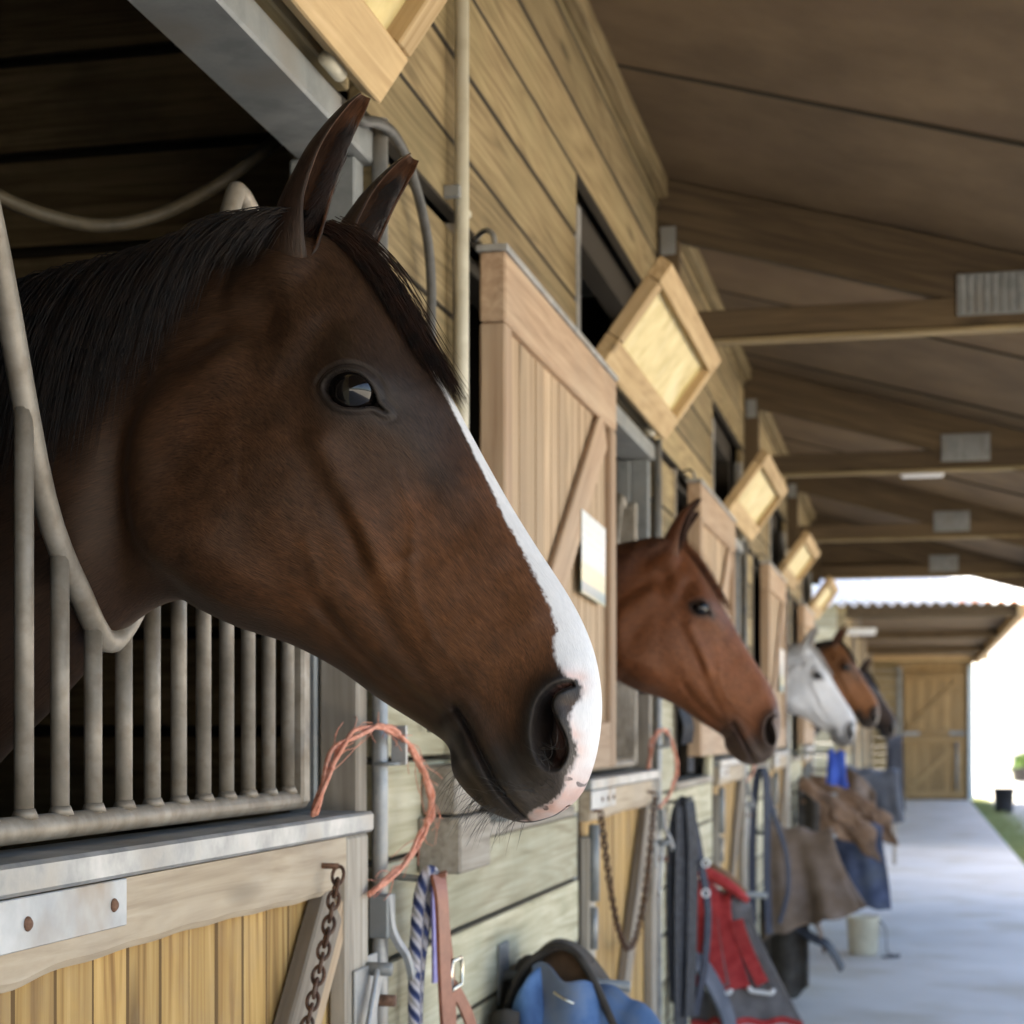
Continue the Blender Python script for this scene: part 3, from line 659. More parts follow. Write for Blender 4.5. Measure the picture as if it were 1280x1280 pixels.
def rope_material():
    m, nt, b = mat_new('blue_white_rope'); N = nt.nodes; L = nt.links
    uv = N.new('ShaderNodeUVMap'); uv.uv_map = 'tube'; sp = N.new('ShaderNodeSeparateXYZ'); L.new(uv.outputs[0], sp.inputs[0])
    a = N.new('ShaderNodeMath'); a.operation = 'MULTIPLY_ADD'; a.inputs[1].default_value = 30.0; L.new(sp.outputs['X'], a.inputs[0])
    y2 = N.new('ShaderNodeMath'); y2.operation = 'MULTIPLY'; y2.inputs[1].default_value = 2.0; L.new(sp.outputs['Y'], y2.inputs[0]); L.new(y2.outputs[0], a.inputs[2])
    n = N.new('ShaderNodeTexNoise'); n.inputs['Scale'].default_value = 160; L.new(uv.outputs[0], n.inputs['Vector'])
    a2 = N.new('ShaderNodeMath'); a2.operation = 'MULTIPLY_ADD'; a2.inputs[1].default_value = .5; L.new(n.outputs['Fac'], a2.inputs[0]); L.new(a.outputs[0], a2.inputs[2])
    fr = N.new('ShaderNodeMath'); fr.operation = 'FRACT'; L.new(a2.outputs[0], fr.inputs[0])
    cr = _ramp(N, [(.40, (.035, .05, .14)), (.46, (.50, .46, .46))]); L.new(fr.outputs[0], cr.inputs[0]); L.new(cr.outputs[0], b.inputs['Base Color'])
    s2 = N.new('ShaderNodeMath'); s2.operation = 'MULTIPLY'; s2.inputs[1].default_value = 12.56; L.new(a.outputs[0], s2.inputs[0])
    sn = N.new('ShaderNodeMath'); sn.operation = 'SINE'; L.new(s2.outputs[0], sn.inputs[0])
    bp = N.new('ShaderNodeBump'); bp.inputs['Strength'].default_value = .7; bp.inputs['Distance'].default_value = .002; L.new(sn.outputs[0], bp.inputs['Height']); L.new(bp.outputs[0], b.inputs['Normal'])
    b.inputs['Roughness'].default_value = .85
    return m
M['rope'] = rope_material()

# ---------------------------------------------------------------- shape helpers
def chamfer_box(sx, sy, sz, c):
    c = min(c, sx * .3, sy * .3, sz * .3); h = (sx / 2, sy / 2, sz / 2); V, F, idx = [], [], {}
    for ix in (-1, 1):
        for iy in (-1, 1):
            for iz in (-1, 1):
                s = (ix, iy, iz)
                for ax in range(3):
                    p = [s[k] * (h[k] - (0 if k == ax else c)) for k in range(3)]
                    idx[(s, ax)] = len(V); V.append(p)
    for ax in range(3):
        o1, o2 = [k for k in range(3) if k != ax]
        for sg in (-1, 1):
            q = []
            for (p1, p2) in ((-1, -1), (1, -1), (1, 1), (-1, 1)):
                s = [0, 0, 0]; s[ax] = sg; s[o1] = p1; s[o2] = p2; q.append(idx[(tuple(s), ax)])
            F.append(q)
    for ax in range(3):
        o1, o2 = [k for k in range(3) if k != ax]
        for p1 in (-1, 1):
            for p2 in (-1, 1):
                a = [0, 0, 0]; a[o1] = p1; a[o2] = p2; lo, hi = list(a), list(a); lo[ax] = -1; hi[ax] = 1
                F.append([idx[(tuple(lo), o1)], idx[(tuple(hi), o1)], idx[(tuple(hi), o2)], idx[(tuple(lo), o2)]])
    for ix in (-1, 1):
        for iy in (-1, 1):
            for iz in (-1, 1): F.append([idx[((ix, iy, iz), k)] for k in range(3)])
    return V, F
_BOX = {}
def fix_normals(me):
    bm = bmesh.new(); bm.from_mesh(me); bmesh.ops.recalc_face_normals(bm, faces=bm.faces); bm.to_mesh(me); bm.free()
def box(name, x0, x1, y0, y1, z0, z1, mat, parent=None, c=.003, rot=None, joint=None):
    sx, sy, sz = abs(x1 - x0), abs(y1 - y0), abs(z1 - z0)
    if isinstance(mat, str): mat = wood(mat, int(np.argmax((sx, sy, sz)))) if mat in WOODS else M[mat]
    key = (round(sx, 4), round(sy, 4), round(sz, 4), c, mat.name, joint)
    me = _BOX.get(key)
    if me is None:
        V, F = chamfer_box(sx, sy, sz, c); me = mesh_from(name, V, F, mat); fix_normals(me); _BOX[key] = me
        if joint is not None:      # weathered dark edges where two boards meet
            me.materials.append(M['joint_' + ('brown' if joint == 1 else 'pale' if 'pale' in mat.name else 'dirt')])
            for p_ in me.polygons:
                if abs(p_.normal[joint]) > .5: p_.material_index = 1
    o = bpy.data.objects.new(name, me); o.location = ((x0 + x1) / 2, (y0 + y1) / 2, (z0 + z1) / 2)
    if rot is not None: o.rotation_euler = rot
    return link(o, parent)
def bar(name, p, q, w, t, mat, parent=None, c=.003, nrm=(1, 0, 0)):
    """a plank from p to q, width w across, thickness t along nrm"""
    p, q = Vector(p), Vector(q); d = q - p; ln = d.length; X = d.normalized(); Zv = Vector(nrm); Zv = (Zv - X * Zv.dot(X)).normalized(); Yv = Zv.cross(X)
    if isinstance(mat, str): mat = wood(mat, 0) if mat in WOODS else M[mat]
    V, F = chamfer_box(ln, w, t, c); me = mesh_from(name, V, F, mat); fix_normals(me)
    o = bpy.data.objects.new(name, me); mtx = Matrix((X, Yv, Zv)).transposed().to_4x4(); mtx.translation = (p + q) / 2; o.matrix_world = mtx
    COL.objects.link(o)
    if parent is not None: o.parent = parent
    return o
def tube_geo(pts, r, seg=12, cap=True):
    P = np.asarray(pts, float); n = len(P); R = np.broadcast_to(np.asarray(r, float), (n,))
    tan = np.gradient(P, axis=0); tan /= np.linalg.norm(tan, axis=1)[:, None]
    up = np.array([0, 0, 1.0]) if abs(tan[0][2]) < .9 else np.array([1.0, 0, 0]); V, F, UVs = [], [], []
    ln = np.concatenate([[0], np.cumsum(np.linalg.norm(np.diff(P, axis=0), axis=1))])
    for i in range(n):
        up = up - tan[i] * up.dot(tan[i]); up /= np.linalg.norm(up); s = np.cross(tan[i], up)
        for k in range(seg):
            a = 2 * math.pi * k / seg; V.append(P[i] + R[i] * (math.cos(a) * up + math.sin(a) * s)); UVs.append((ln[i], k / seg))
    for i in range(n - 1):
        for k in range(seg): F.append((i * seg + k, i * seg + (k + 1) % seg, (i + 1) * seg + (k + 1) % seg, (i + 1) * seg + k))
    if cap: F.append(tuple(range(seg))[::-1]); F.append(tuple((n - 1) * seg + k for k in range(seg)))
    return V, F, UVs
def tube(name, pts, r, mat, parent=None, seg=12, smooth_pts=0, uv=False):
    if smooth_pts:
        pts = catmull(np.asarray(pts, float), np.linspace(0, len(pts) - 1, smooth_pts))
    V, F, UVs = tube_geo(pts, r, seg); o = mesh_obj(name, V, F, M[mat] if isinstance(mat, str) else mat, parent, True)
    if uv:
        me = o.data; ul = me.uv_layers.new(name='tube'); li = np.zeros(len(me.loops), int); me.loops.foreach_get('vertex_index', li); ul.data.foreach_set('uv', np.array(UVs, np.float32)[li].ravel())
    return o
def ribbon(name, pts, w, t, mat, parent=None, side=(0, 1, 0), n=24):
    """a flat strap following points; side = its width direction"""
    P = catmull(np.asarray(pts, float), np.linspace(0, len(pts) - 1, n)); tan = np.gradient(P, axis=0); tan /= np.linalg.norm(tan, axis=1)[:, None]
    sd = np.asarray(side, float); V, F = [], []
    for i in range(n):
        s = sd - tan[i] * sd.dot(tan[i]); s /= np.linalg.norm(s); nn = np.cross(tan[i], s)
        for a, b in ((-1, -1), (1, -1), (1, 1), (-1, 1)): V.append(P[i] + s * a * w / 2 + nn * b * t / 2)
    for i in range(n - 1):
        for k in range(4): F.append((i * 4 + k, i * 4 + (k + 1) % 4, (i + 1) * 4 + (k + 1) % 4, (i + 1) * 4 + k))
    F += [(3, 2, 1, 0), ((n - 1) * 4, (n - 1) * 4 + 1, (n - 1) * 4 + 2, (n - 1) * 4 + 3)]
    o = mesh_obj(name, V, F, M[mat] if isinstance(mat, str) else mat, parent, False); fix_normals(o.data); return o
def lathe(name, prof, mat, parent=None, seg=24, loc=None):
    V, F = [], []
    for r, z in prof:
        for k in range(seg): a = 2 * math.pi * k / seg; V.append((r * math.cos(a), r * math.sin(a), z))
    for i in range(len(prof) - 1):
        for k in range(seg): F.append((i * seg + k, i * seg + (k + 1) % seg, (i + 1) * seg + (k + 1) % seg, (i + 1) * seg + k))
    return mesh_obj(name, V, F, M[mat] if isinstance(mat, str) else mat, parent, True, loc)
def grid_cloth(name, fn, nu, nv, mat, parent=None, thick=.006):
    V = [fn(i / (nu - 1), j / (nv - 1)) for i in range(nu) for j in range(nv)]
    F = [(i * nv + j, i * nv + j + 1, (i + 1) * nv + j + 1, (i + 1) * nv + j) for i in range(nu - 1) for j in range(nv - 1)]
    o = mesh_obj(name, V, F, M[mat] if isinstance(mat, str) else mat, parent, True)
    sm = o.modifiers.new('thickness', 'SOLIDIFY'); sm.thickness = thick; sm.offset = 0
    return o

# ---------------------------------------------------------------- ground
BAY = 3.0
def door_y(k): return 1.28 + BAY * k, 2.50 + BAY * k
NB = 5
def slab(name, x0, x1, y0, y1, z0, z1, mat, label, cat=None):
    o = box(name, x0, x1, y0, y1, z0, z1, mat, None, .01); tag(o, label, None, None, 'structure'); return o
g = mesh_obj('ground', [(-250, -120, -.07), (250, -120, -.07), (250, 400, -.07), (-250, 400, -.07)], [(0, 1, 2, 3)], M['gravel']); tag(g, 'pale gravel yard beyond the walkway', None, None, 'structure')
slab('path', -.02, 1.96, -15, 37.6, -.12, 0, 'concrete', 'grey washed concrete walkway along the stable front')
slab('stall_floor', -3.7, -.03, -14, 14.7, -.12, 0.0, 'bedding', 'dark bedding floor inside the stalls')

# ---------------------------------------------------------------- stable block
sb_ = thing('stable_block', 'long timber stable block with overhanging roof along the walkway', 'stable', (0, 6.5, 0))
def sp(o):           # child of the block, kept in place
    o.parent = sb_; o.matrix_parent_inverse = Matrix.Translation((0, -6.5, 0)); return o
PITCH, Z0 = .157, 1.042
Y_END = 14.72
def board(y0, y1, n, z_lo=None, z_hi=None):
    a = Z0 + PITCH * n + .0028 if z_lo is None else z_lo; b = Z0 + PITCH * (n + 1) - .0028 if z_hi is None else z_hi
    if b - a < .02: return
    kind = 'clad_pale' if b < 1.75 else 'clad'  # low boards paler: weathering, with sky light put into the colour
    dx = rnd.uniform(-.002, .002)
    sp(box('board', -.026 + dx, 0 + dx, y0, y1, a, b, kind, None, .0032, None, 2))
for k in range(-1, NB):
    a, b = door_y(k); an = door_y(k + 1)[0]
    last = k == NB - 1
    y_l = b + .075; y_r = (an - .03) if not last else Y_END
    w0, w1 = b + .575, b + 1.62           # window behind the shutter
    if last: w0 = w1 = y_r
    for n in range(-7, 14):
        za, zb = Z0 + PITCH * n, Z0 + PITCH * (n + 1)
        if k == -1 and zb < 2.4:
            board(-3.5, y_r, n); continue
        if k == -1 and n == 13: board(-3.5, y_r + 1.36, 13, None, 3.184); continue
        if zb < 1.21: board(y_l, y_r, n, max(za + .0025, .01) if za < 0 else None)
        elif za < 2.30:
            if n == 8: board(y_l - .06, y_r - .02, 8, 2.330, Z0 + PITCH * 9 - .0035)
            hi = min(zb - .0025, 2.312) if n == 8 else None
            if n != 8:
                board(y_l, w0, n)
                if not last: board(w1, y_r, n)
            else: board(y_l, y_r if last else w0, n, None, hi); (None if last else board(w1, y_r, n, None, hi))
        elif za < 2.65:
            board(y_l - .06, y_r - .02, n)
        elif n == 13: board(y_l - .2, min(y_r + 1.36, Y_END), 13, None, 3.184)
        else:
            board(y_l - .2, min(y_r + 1.36, Y_END), n)
    # window jambs and dark sill
    if not last and k >= 0:
        sp(box('window_sill', -.09, .012, w0 - .03, w1 + .03, 1.199, 1.225, 'grey_wood', None, .004))
        sp(box('window_jamb', -.09, .006, w0 - .028, w0 - .001, 1.228, 2.312, 'grey_wood', None, .003))
# joists above the windows and doors: strip that closes 2.312..2.30 zone
for k in range(-1, NB):
    a, b = door_y(k); an = door_y(k + 1)[0]
    if k >= 0:
        # galvanised lintel and posts of the door opening
        sp(box('lintel', -.105, .004, a - .07, b + .07, 2.262, 2.312, 'galv_dull', None, .004))
        sp(box('door_post', -.112, -.068, b + .0, b + .05, 0, 2.26, 'galv_dull', None, .004))
        sp(box('jamb_board', -.066, -.004, b + .004, b + .05, 0, 1.52, 'grey_wood', None, .004))
        sp(box('jamb_plate', -.066, -.01, b + .006, b + .05, 1.525, 2.26, 'galv_dull', None, .003))
        sp(box('door_post', -.105, -.004, a - .055, a - .01, 0, 2.26, 'galv_dull', None, .004))
        tb = tube('stanchion', [(.012, b + .062, 0), (.012, b + .062, 2.33)], .0125, 'galv', None, 14); sp(tb)
        # vent opening above the door
        sp(box('vent_trim', -.03, .006, a - .05, a - .02, 2.36, 2.69, 'galv', None, .003))
        sp(box('vent_trim', -.03, .005, b - .06, b - .03, 2.36, 2.69, 'galv', None, .003))
        sp(box('vent_sill', -.03, .004, a - .018, b - .062, 2.33, 2.375, 'clad', None, .003))
# inner skin: everything behind the cladding, stall partitions, back wall, roof
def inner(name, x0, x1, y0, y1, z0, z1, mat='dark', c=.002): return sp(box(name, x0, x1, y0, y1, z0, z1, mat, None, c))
for k in range(-1, NB):
    a, b = door_y(k); an = door_y(k + 1)[0]; last = k == NB - 1
    y_l, y_r = b + .05, (an - .055 if not last else Y_END)
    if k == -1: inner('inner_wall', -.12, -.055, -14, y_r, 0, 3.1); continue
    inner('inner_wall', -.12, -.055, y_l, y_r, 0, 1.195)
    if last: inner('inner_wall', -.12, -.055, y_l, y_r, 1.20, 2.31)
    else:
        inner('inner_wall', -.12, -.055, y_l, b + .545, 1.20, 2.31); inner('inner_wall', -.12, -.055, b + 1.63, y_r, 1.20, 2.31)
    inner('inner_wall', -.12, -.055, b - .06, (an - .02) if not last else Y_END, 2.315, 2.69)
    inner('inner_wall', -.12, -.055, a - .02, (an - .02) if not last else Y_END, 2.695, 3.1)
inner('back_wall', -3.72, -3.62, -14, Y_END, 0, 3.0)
for k in range(-1, NB + 1):
    y = 3.36 + BAY * (k - 1) + (0 if k < NB else -.62)
    if k == NB: y = Y_END - .06
    if k == 1:
        inner('partition_wall', -3.6, -.12, y + .03, y + .06, 0, 3.0)
        for n in range(15):
            dy = rnd.uniform(-.004, .004); sp(box('partition_board', -3.6, -.125, y + dy, y + .028 + dy, .01 + n * .2, .2 + n * .2 - .006, 'stall_board', None, .004, None, 2))
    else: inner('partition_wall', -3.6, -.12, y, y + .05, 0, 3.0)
# roof: one slab over the stalls, boarded soffit over the walkway
RZ, RS = 3.19, .28           # height at the wall, fall per metre
def roof_z(x): return RZ - RS * max(x, 0)
X_EAVE = 1.78
def prism_y(name, xz, y0, y1, mat, parent=None):
    n = len(xz); V = [(x, y0, z) for x, z in xz] + [(x, y1, z) for x, z in xz]
    F = [tuple(range(n))[::-1], tuple(range(n, 2 * n))] + [(i, (i + 1) % n, n + (i + 1) % n, n + i) for i in range(n)]
    o = mesh_obj(name, V, F, mat, parent); fix_normals(o.data); return o
sp(prism_y('roof', [(-3.9, 2.95), (-1.9, 3.75), (X_EAVE + .05, roof_z(X_EAVE) + .06), (X_EAVE + .05, roof_z(X_EAVE) + .10), (-1.9, 3.82), (-3.9, 3.02)], -14, 15.05, M['galv_dull']))
yy = 4.63 - 15 * 1.22; pk = 0
while yy < 15.0:
    y1 = min(yy + 1.22, 15.0)
    dz = rnd.uniform(-.003, .003)
    o = prism_y('ceiling_panel', [(-.02, RZ + dz), (.86, roof_z(.86) + dz), (X_EAVE, roof_z(X_EAVE) + dz), (X_EAVE, roof_z(X_EAVE) + .018 + dz), (.86, roof_z(.86) + .018 + dz), (-.02, RZ + .018 + dz)], yy + .007, y1 - .007, M['ceiling']); sp(o)
    if y1 < 14.9: sp(prism_y('panel_joint', [(-.01, RZ - .006), (X_EAVE - .01, roof_z(X_EAVE) - .006), (X_EAVE - .01, roof_z(X_EAVE) + .012), (-.01, RZ + .012)], y1 - .0055, y1 + .0055, M['joint_dirt']))
    yy = y1
sp(box('eave_board', X_EAVE, X_EAVE + .03, -13.6, 15.0, roof_z(X_EAVE) - .12, roof_z(X_EAVE) + .05, 'truss', None, .004))
sp(box('wall_plate', .001, .035, -13.6, 15.0, RZ - .075, RZ - .012, 'clad', None, .004))
sp(box('gable_board', -3.6, -.02, 14.74, 14.78, 0, 3.05, 'clad', None, .004))
# trusses
for i, ty in enumerate((5.62, 8.62, 11.62, 14.5)):
    tc_ = bar('truss', (.004, ty + .02, roof_z(0) - .095 - .006), (1.74, ty + .02, roof_z(1.74) - .095 - .006), .185, .045, 'truss', None, .004, (0, 1, 0)); sp(tc_)
    def tsub(o): o.parent = tc_; o.matrix_parent_inverse = tc_.matrix_world.inverted(); return o
    tsub(box('bottom_chord', .075, 1.74, ty - .003, ty + .043, 2.655, 2.745, 'truss', None, .004))
    tsub(box('batten', .08, 1.7, ty - .012, ty + .05, 2.640, 2.653, 'clad', None, .002))
    tsub(box('king_post', .004, .073, ty - .002, ty + .042, 2.60, 3.02, 'truss', None, .004))
    pl = tsub(box('nail_plate', .935, 1.16, ty - .012, ty - .008, 2.685, 2.815, 'galv_dull', None, .001))
    for q in range(9):
        rb = box('rib', .945 + q * .0245, .957 + q * .0245, ty - .0165, ty - .0125, 2.69, 2.81, 'galv_dull', None, .001); rb.parent = tc_; rb.matrix_parent_inverse = tc_.matrix_world.inverted()
    p2 = tsub(box('nail_plate', .012, .062, ty - .010, ty - .006, 2.93, 3.02, 'galv_dull', None, .001))

sp(prism_y('gable_panel', [(.0, 2.66), (1.76, 2.66), (1.76, roof_z(1.76) - .004), (.0, RZ - .004)], 14.57, 14.60, wood('truss', 0)))
# ---------------------------------------------------------------- half doors
DOOR_LABEL = ['half door with grey cap and tube grille under the blazed bay horse', 'half door with hanging chain below the chestnut horse', 'half door with dark strap beside the red and grey rug',
              'half door below the white horse', 'half door below the small brown horse near the block end']
CHEW = {}
def half_door(k):
    a, b = door_y(k); y0, y1 = a + .012, b - .03
    t = thing('stable_door', 'timber ' + DOOR_LABEL[k], 'stable door', (0, (y0 + y1) / 2, 0.02), 0, 'half doors along the stable front')
    def pt(o): o.parent = t; o.matrix_parent_inverse = Matrix.Translation((0, -(y0 + y1) / 2, -.02)); return o
    # vertical boards
    n = 14; ys = np.linspace(y0 + .02, y1 - .02, n + 1)
    for i in range(n):
        d = rnd.uniform(-.0015, .0015); pt(box('board', -.028 + d, -.006 + d, ys[i] + .0005, ys[i + 1] - .0005, .03, 1.25, 'pine', None, .0028, None, 1))
    # top rail with a worn lower edge
    V, F = [], []; m_ = 60
    for i in range(m_ + 1):
        f = i / m_; y = y0 + (y1 - .102 - y0) * f; w = .002 * math.sin(f * 9) + .0008 * math.sin(f * 47 + 1) - .012 * (f > .93) * (f - .93) / .07 + (.007 * math.exp(-((f - .12) / .05) ** 2) if k == 0 else 0)
        zb = 1.178 - w
        V += [(-.005, y, zb), (.022 - .006, y, zb), (.022, y, zb + .008), (.022, y, 1.252), (-.005, y, 1.252)]
    for i in range(m_):
        for j in range(5): F.append((i * 5 + j, i * 5 + (j + 1) % 5, (i + 1) * 5 + (j + 1) % 5, (i + 1) * 5 + j))
    F += [(0, 1, 2, 3, 4), tuple(m_ * 5 + j for j in (4, 3, 2, 1, 0))]
    o = mesh_obj('top_rail', V, F, wood('rail_wood', 1)); fix_normals(o.data); pt(o)
    pt(box('stile', -.005, .023, y1 - .10, y1, .03, 1.252, 'grey_wood', None, .004))
    pt(box('stile', -.005, .0215, y0, y0 + .09, .03, 1.14, 'grey_wood', None, .004))
    pt(box('bottom_rail', -.005, .021, y0 + .092, y1 - .102, .03, .16, 'grey_wood', None, .004))
    pt(bar('brace', (.009, y0 + .13, .17), (.009, y1 - .145, 1.165), .085, .024, 'brace_wood', None, .003))
    pt(bar('brace_edge', (.0075, y0 + .205, .17), (.0075, y1 - .085, 1.150), .045, .018, 'shutter_board', None, .003))
    pt(box('cap', -.075, .030, y0 - .004, y1 + .006, 1.254, 1.284, 'galv', None, .004))
    # long hinge strap with bolts
    st_ = pt(box('hinge_strap', .0235, .027, y0 + .0, y0 + .355, 1.205, 1.2525, 'plate', None, .001))
    for yb in (.15, .325) if k == 0 else (.15, .235, .325):
        bl = lathe('bolt', [(0, .004), (.004, .0035), (.0068, .001), (.007, 0)], 'rust_plate', None, 14); bl.rotation_euler = (0, math.pi / 2, 0); bl.location = (.0272, y0 + yb, 1.228); bl.parent = st_; bl.matrix_parent_inverse = st_.matrix_world.inverted() if False else Matrix.Identity(4)
        bl.location = Vector((.0272, y0 + yb, 1.228)) - Vector(st_.location)
    pt(tube('hinge_pin', [(.03, y0 + .015, .98), (.03, y0 + .015, 1.17)], [.014, .014], 'galv_dull', None, 12))
    pt(tube('hinge_pin', [(.03, y0 + .015, .86), (.03, y0 + .015, .965)], [.010, .010], 'galv', None, 12))
    # grille
    x = -.035; r = .0095
    def yb(i): return 1.255 + .0805 * i
    c = a + .455
    g0, g1 = a + .05, b - .215
    gr = pt(tube('grille', [(x, g0 - .03, 1.306), (x, g1 + .05, 1.306)], .0135, 'bars', None, 14))
    def gsub(o): o.parent = gr; o.matrix_parent_inverse = gr.matrix_world.inverted(); return o
    arm = [(-.40, 2.09), (-.345, 2.06), (-.24, 1.86), (-.145, 1.632), (-.06, 1.536), (-.02, 1.502), (.0, 1.497), (.02, 1.502), (.065, 1.536), (.15, 1.632), (.24, 1.86), (.345, 2.06), (.375, 2.085), (.42, 2.07)]
    U_ = [(x, c + q, z) for q, z in arm]; gsub(tube('yoke', U_, .0125, 'bars', None, 14, 70))
    ys = g0
    i = 0
    while ys < g1 + .001:
        q = ys - c; zt = float(np.interp(q, [p_[0] for p_ in arm], [p_[1] for p_ in arm])); zt = min(zt, 2.09)
        gsub(tube('bar', [(x, ys, 1.306), (x, ys, zt)], r, 'bars', None, 12))
        wd = gsub(tube('weld', [(x + .001, ys, 1.317), (x + .001, ys, 1.326)], [.0135, .0098], 'bars', None, 10))
        i += 1; ys = g0 + i * (g1 - g0) / 13.0
    gsub(box('grille_post', x - .012, x + .016, g1 + .02, g1 + .05, 1.30, 2.10, 'bars', None, .004))
    return t
for k in range(NB): half_door(k)

# ---------------------------------------------------------------- window shutters
SH_LABEL = ['boarded window shutter carrying the printed card', 'boarded window shutter behind the chestnut horse nose', 'boarded window shutter before the white horse', 'boarded window shutter behind the white horse ears']
def shutter(k):
    y0, y1 = door_y(k)[1] + .57, door_y(k)[1] + 1.78
    t = thing('window_shutter', SH_LABEL[k], 'shutter', (.04, (y0 + y1) / 2, 1.31), 0, 'shutters folded back along the stable front')
    def pt(o): o.parent = t; o.matrix_parent_inverse = Matrix.Translation((-.04, -(y0 + y1) / 2, -1.31)); return o
    z0, z1 = 1.315, 2.262
    for i in range(15):
        ys = np.linspace(y0 + .03, y1 - .03, 16); d = rnd.uniform(-.001, .001)
        pt(box('board', .055 + d, .074 + d, ys[i] + .001, ys[i + 1] - .001, z0 + .01, z1 - .01, 'shutter_board', None, .0022, None, 1))
    pt(box('top_rail', .042, .091, y0, y1, z1 - .125, z1, 'shutter_frame', None, .004))
    pt(box('stile', .042, .0905, y0, y0 + .055, z0, z1 - .127, 'shutter_frame', None, .004))
    pt(box('stile', .042, .0905, y1 - .075, y1, z0, z1 - .127, 'shutter_frame', None, .004))
    pt(box('bottom_rail', .042, .090, y0 + .057, y1 - .077, z0, z0 + .11, 'shutter_frame', None, .004))
    pt(bar('brace', (.083, y1 - .16, z1 - .14), (.083, y0 + .12, z0 + .12), .11, .014, 'shutter_frame', None, .003))
    pt(box('cap', .036, .095, y0 - .004, y1 + .004, z1 + .001, z1 + .013, 'galv', None, .002))
    hk = pt(tube('stay_hook', [(.01, y0 + .09, 2.31), (.04, y0 + .05, 2.315), (.06, y0 + .03, 2.30), (.066, y0 + .03, 2.27)], .005, 'galv', None, 8, 14))
for k in range(4): shutter(k)
cd_ = box('notice_card', .0915, .0945, 3.80, 4.10, 1.70, 1.885, 'card', None, .0012); tag(cd_, 'printed white and yellow card fixed to the nearest boarded shutter', 'notice')
cd_.rotation_euler = (math.radians(-2), 0, 0)
for k in (1, 2):
    c2 = box('notice_card', .0915, .0945, 3.80 + BAY * k, 4.02 + BAY * k, 1.62, 1.86, 'card', None, .0012)
    tag(c2, ['', 'pale printed card on the shutter beside the chestnut horse eye', 'pale printed card on the shutter just before the white horse'][k], 'notice')

# ---------------------------------------------------------------- vent hatches, hinged at the bottom, open outwards
HA_LABEL = ['framed vent hatch tilted open above the blazed bay horse ears', 'framed vent hatch tilted open above the chestnut horse door', 'framed vent hatch tilted open over the third door', 'framed vent hatch tilted open above the white horse', 'framed vent hatch tilted open against the sky at the block end']
def hatch(k):
    a, b = door_y(k); y0, y1 = a + .0, b - .075
    t = thing('vent_hatch', HA_LABEL[k], 'vent hatch', (.022, (y0 + y1) / 2, 2.325), 0, 'vent hatches above the stable doors')
    t.rotation_euler = (0, math.radians(36), 0)
    h = .30
    L_ = y1 - y0
    def lb(name, xa, xb, ya, yb, za, zb, mat, c=.003): return box(name, xa, xb, ya, yb, za, zb, mat, t, c)
    lb('frame_rail', 0, .04, -L_ / 2, L_ / 2, 0, .075, 'hatch_frame'); lb('frame_rail', 0, .04, -L_ / 2, L_ / 2, h - .055, h, 'hatch_frame')
    lb('frame_stile', .0005, .0395, -L_ / 2, -L_ / 2 + .055, .0765, h - .0565, 'hatch_frame'); lb('frame_stile', .0005, .0395, L_ / 2 - .055, L_ / 2, .0765, h - .0565, 'hatch_frame')
    lb('panel', .004, .012, -L_ / 2 + .05, L_ / 2 - .05, .07, h - .05, 'hatch_panel', .001)
    tube('hinge', [(.012, L_ / 2 - .16, -.008), (.012, L_ / 2 - .10, -.008)], .011, 'conduit', t, 12)
    tube('hinge', [(.012, -L_ / 2 + .16, -.008), (.012, -L_ / 2 + .10, -.008)], .011, 'conduit', t, 12)
for k in range(NB): hatch(k)

# ---------------------------------------------------------------- horses
eye_m = plain_material('eye_cornea', (.005, .0035, .003), .04, 0, .45)
hair_black = strand_material('mane_black', (.006, .005, .005), (.02, .012, .008))
hair_fore = strand_material('forelock_brown', (.008, .0055, .0045), (.028, .012, .007))
hair_red = strand_material('mane_chestnut', (.06, .02, .01), (.16, .06, .025))
hair_white = strand_material('mane_grey', (.35, .33, .31), (.62, .60, .58))
whisk = plain_material('whisker_hair', (.05, .045, .04), .5)
E1 = dict(base=(.162, .036, 1.842), tip=(.258, .058, 2.042), r=.0285, open=(.85, .42, 0))
EARS = [E1, dict(E1, base=(.178, .040, 1.842), tip=(.270, .080, 2.022), open=(.85, -.45, 0))]
def pal(base, warm, dark, skin, ear, ear_in, mat, mane, fore, **kw):
    d = dict(base=base, warm=warm, dark=dark, skin=skin, ear=ear, ear_in=ear_in, mat=mat, eye_mat=eye_m, mane_mat=mane, fore_mat=fore, whisk_mat=whisk, ears=EARS); d.update(kw); return d
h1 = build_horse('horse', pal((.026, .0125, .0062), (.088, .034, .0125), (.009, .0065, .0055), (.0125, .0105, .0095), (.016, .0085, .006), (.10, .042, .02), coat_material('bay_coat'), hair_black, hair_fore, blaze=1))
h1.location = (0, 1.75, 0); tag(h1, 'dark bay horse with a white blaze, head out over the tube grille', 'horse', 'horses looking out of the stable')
coat2 = coat_material('plain_coat', .2, .5, .25)
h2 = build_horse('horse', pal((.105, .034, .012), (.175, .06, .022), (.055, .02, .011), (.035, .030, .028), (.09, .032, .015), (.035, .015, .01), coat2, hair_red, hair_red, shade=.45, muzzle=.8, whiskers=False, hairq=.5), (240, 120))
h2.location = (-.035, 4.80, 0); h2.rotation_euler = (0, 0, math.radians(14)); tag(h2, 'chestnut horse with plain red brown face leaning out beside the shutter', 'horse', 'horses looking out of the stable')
h3 = build_horse('horse', pal((.62, .62, .63), (.66, .65, .65), (.55, .55, .56), (.12, .12, .125), (.5, .5, .5), (.3, .28, .27), coat2, hair_white, hair_white, shade=0, muzzle=.85, dapple=1, whiskers=False, hairq=.4), (160, 80))
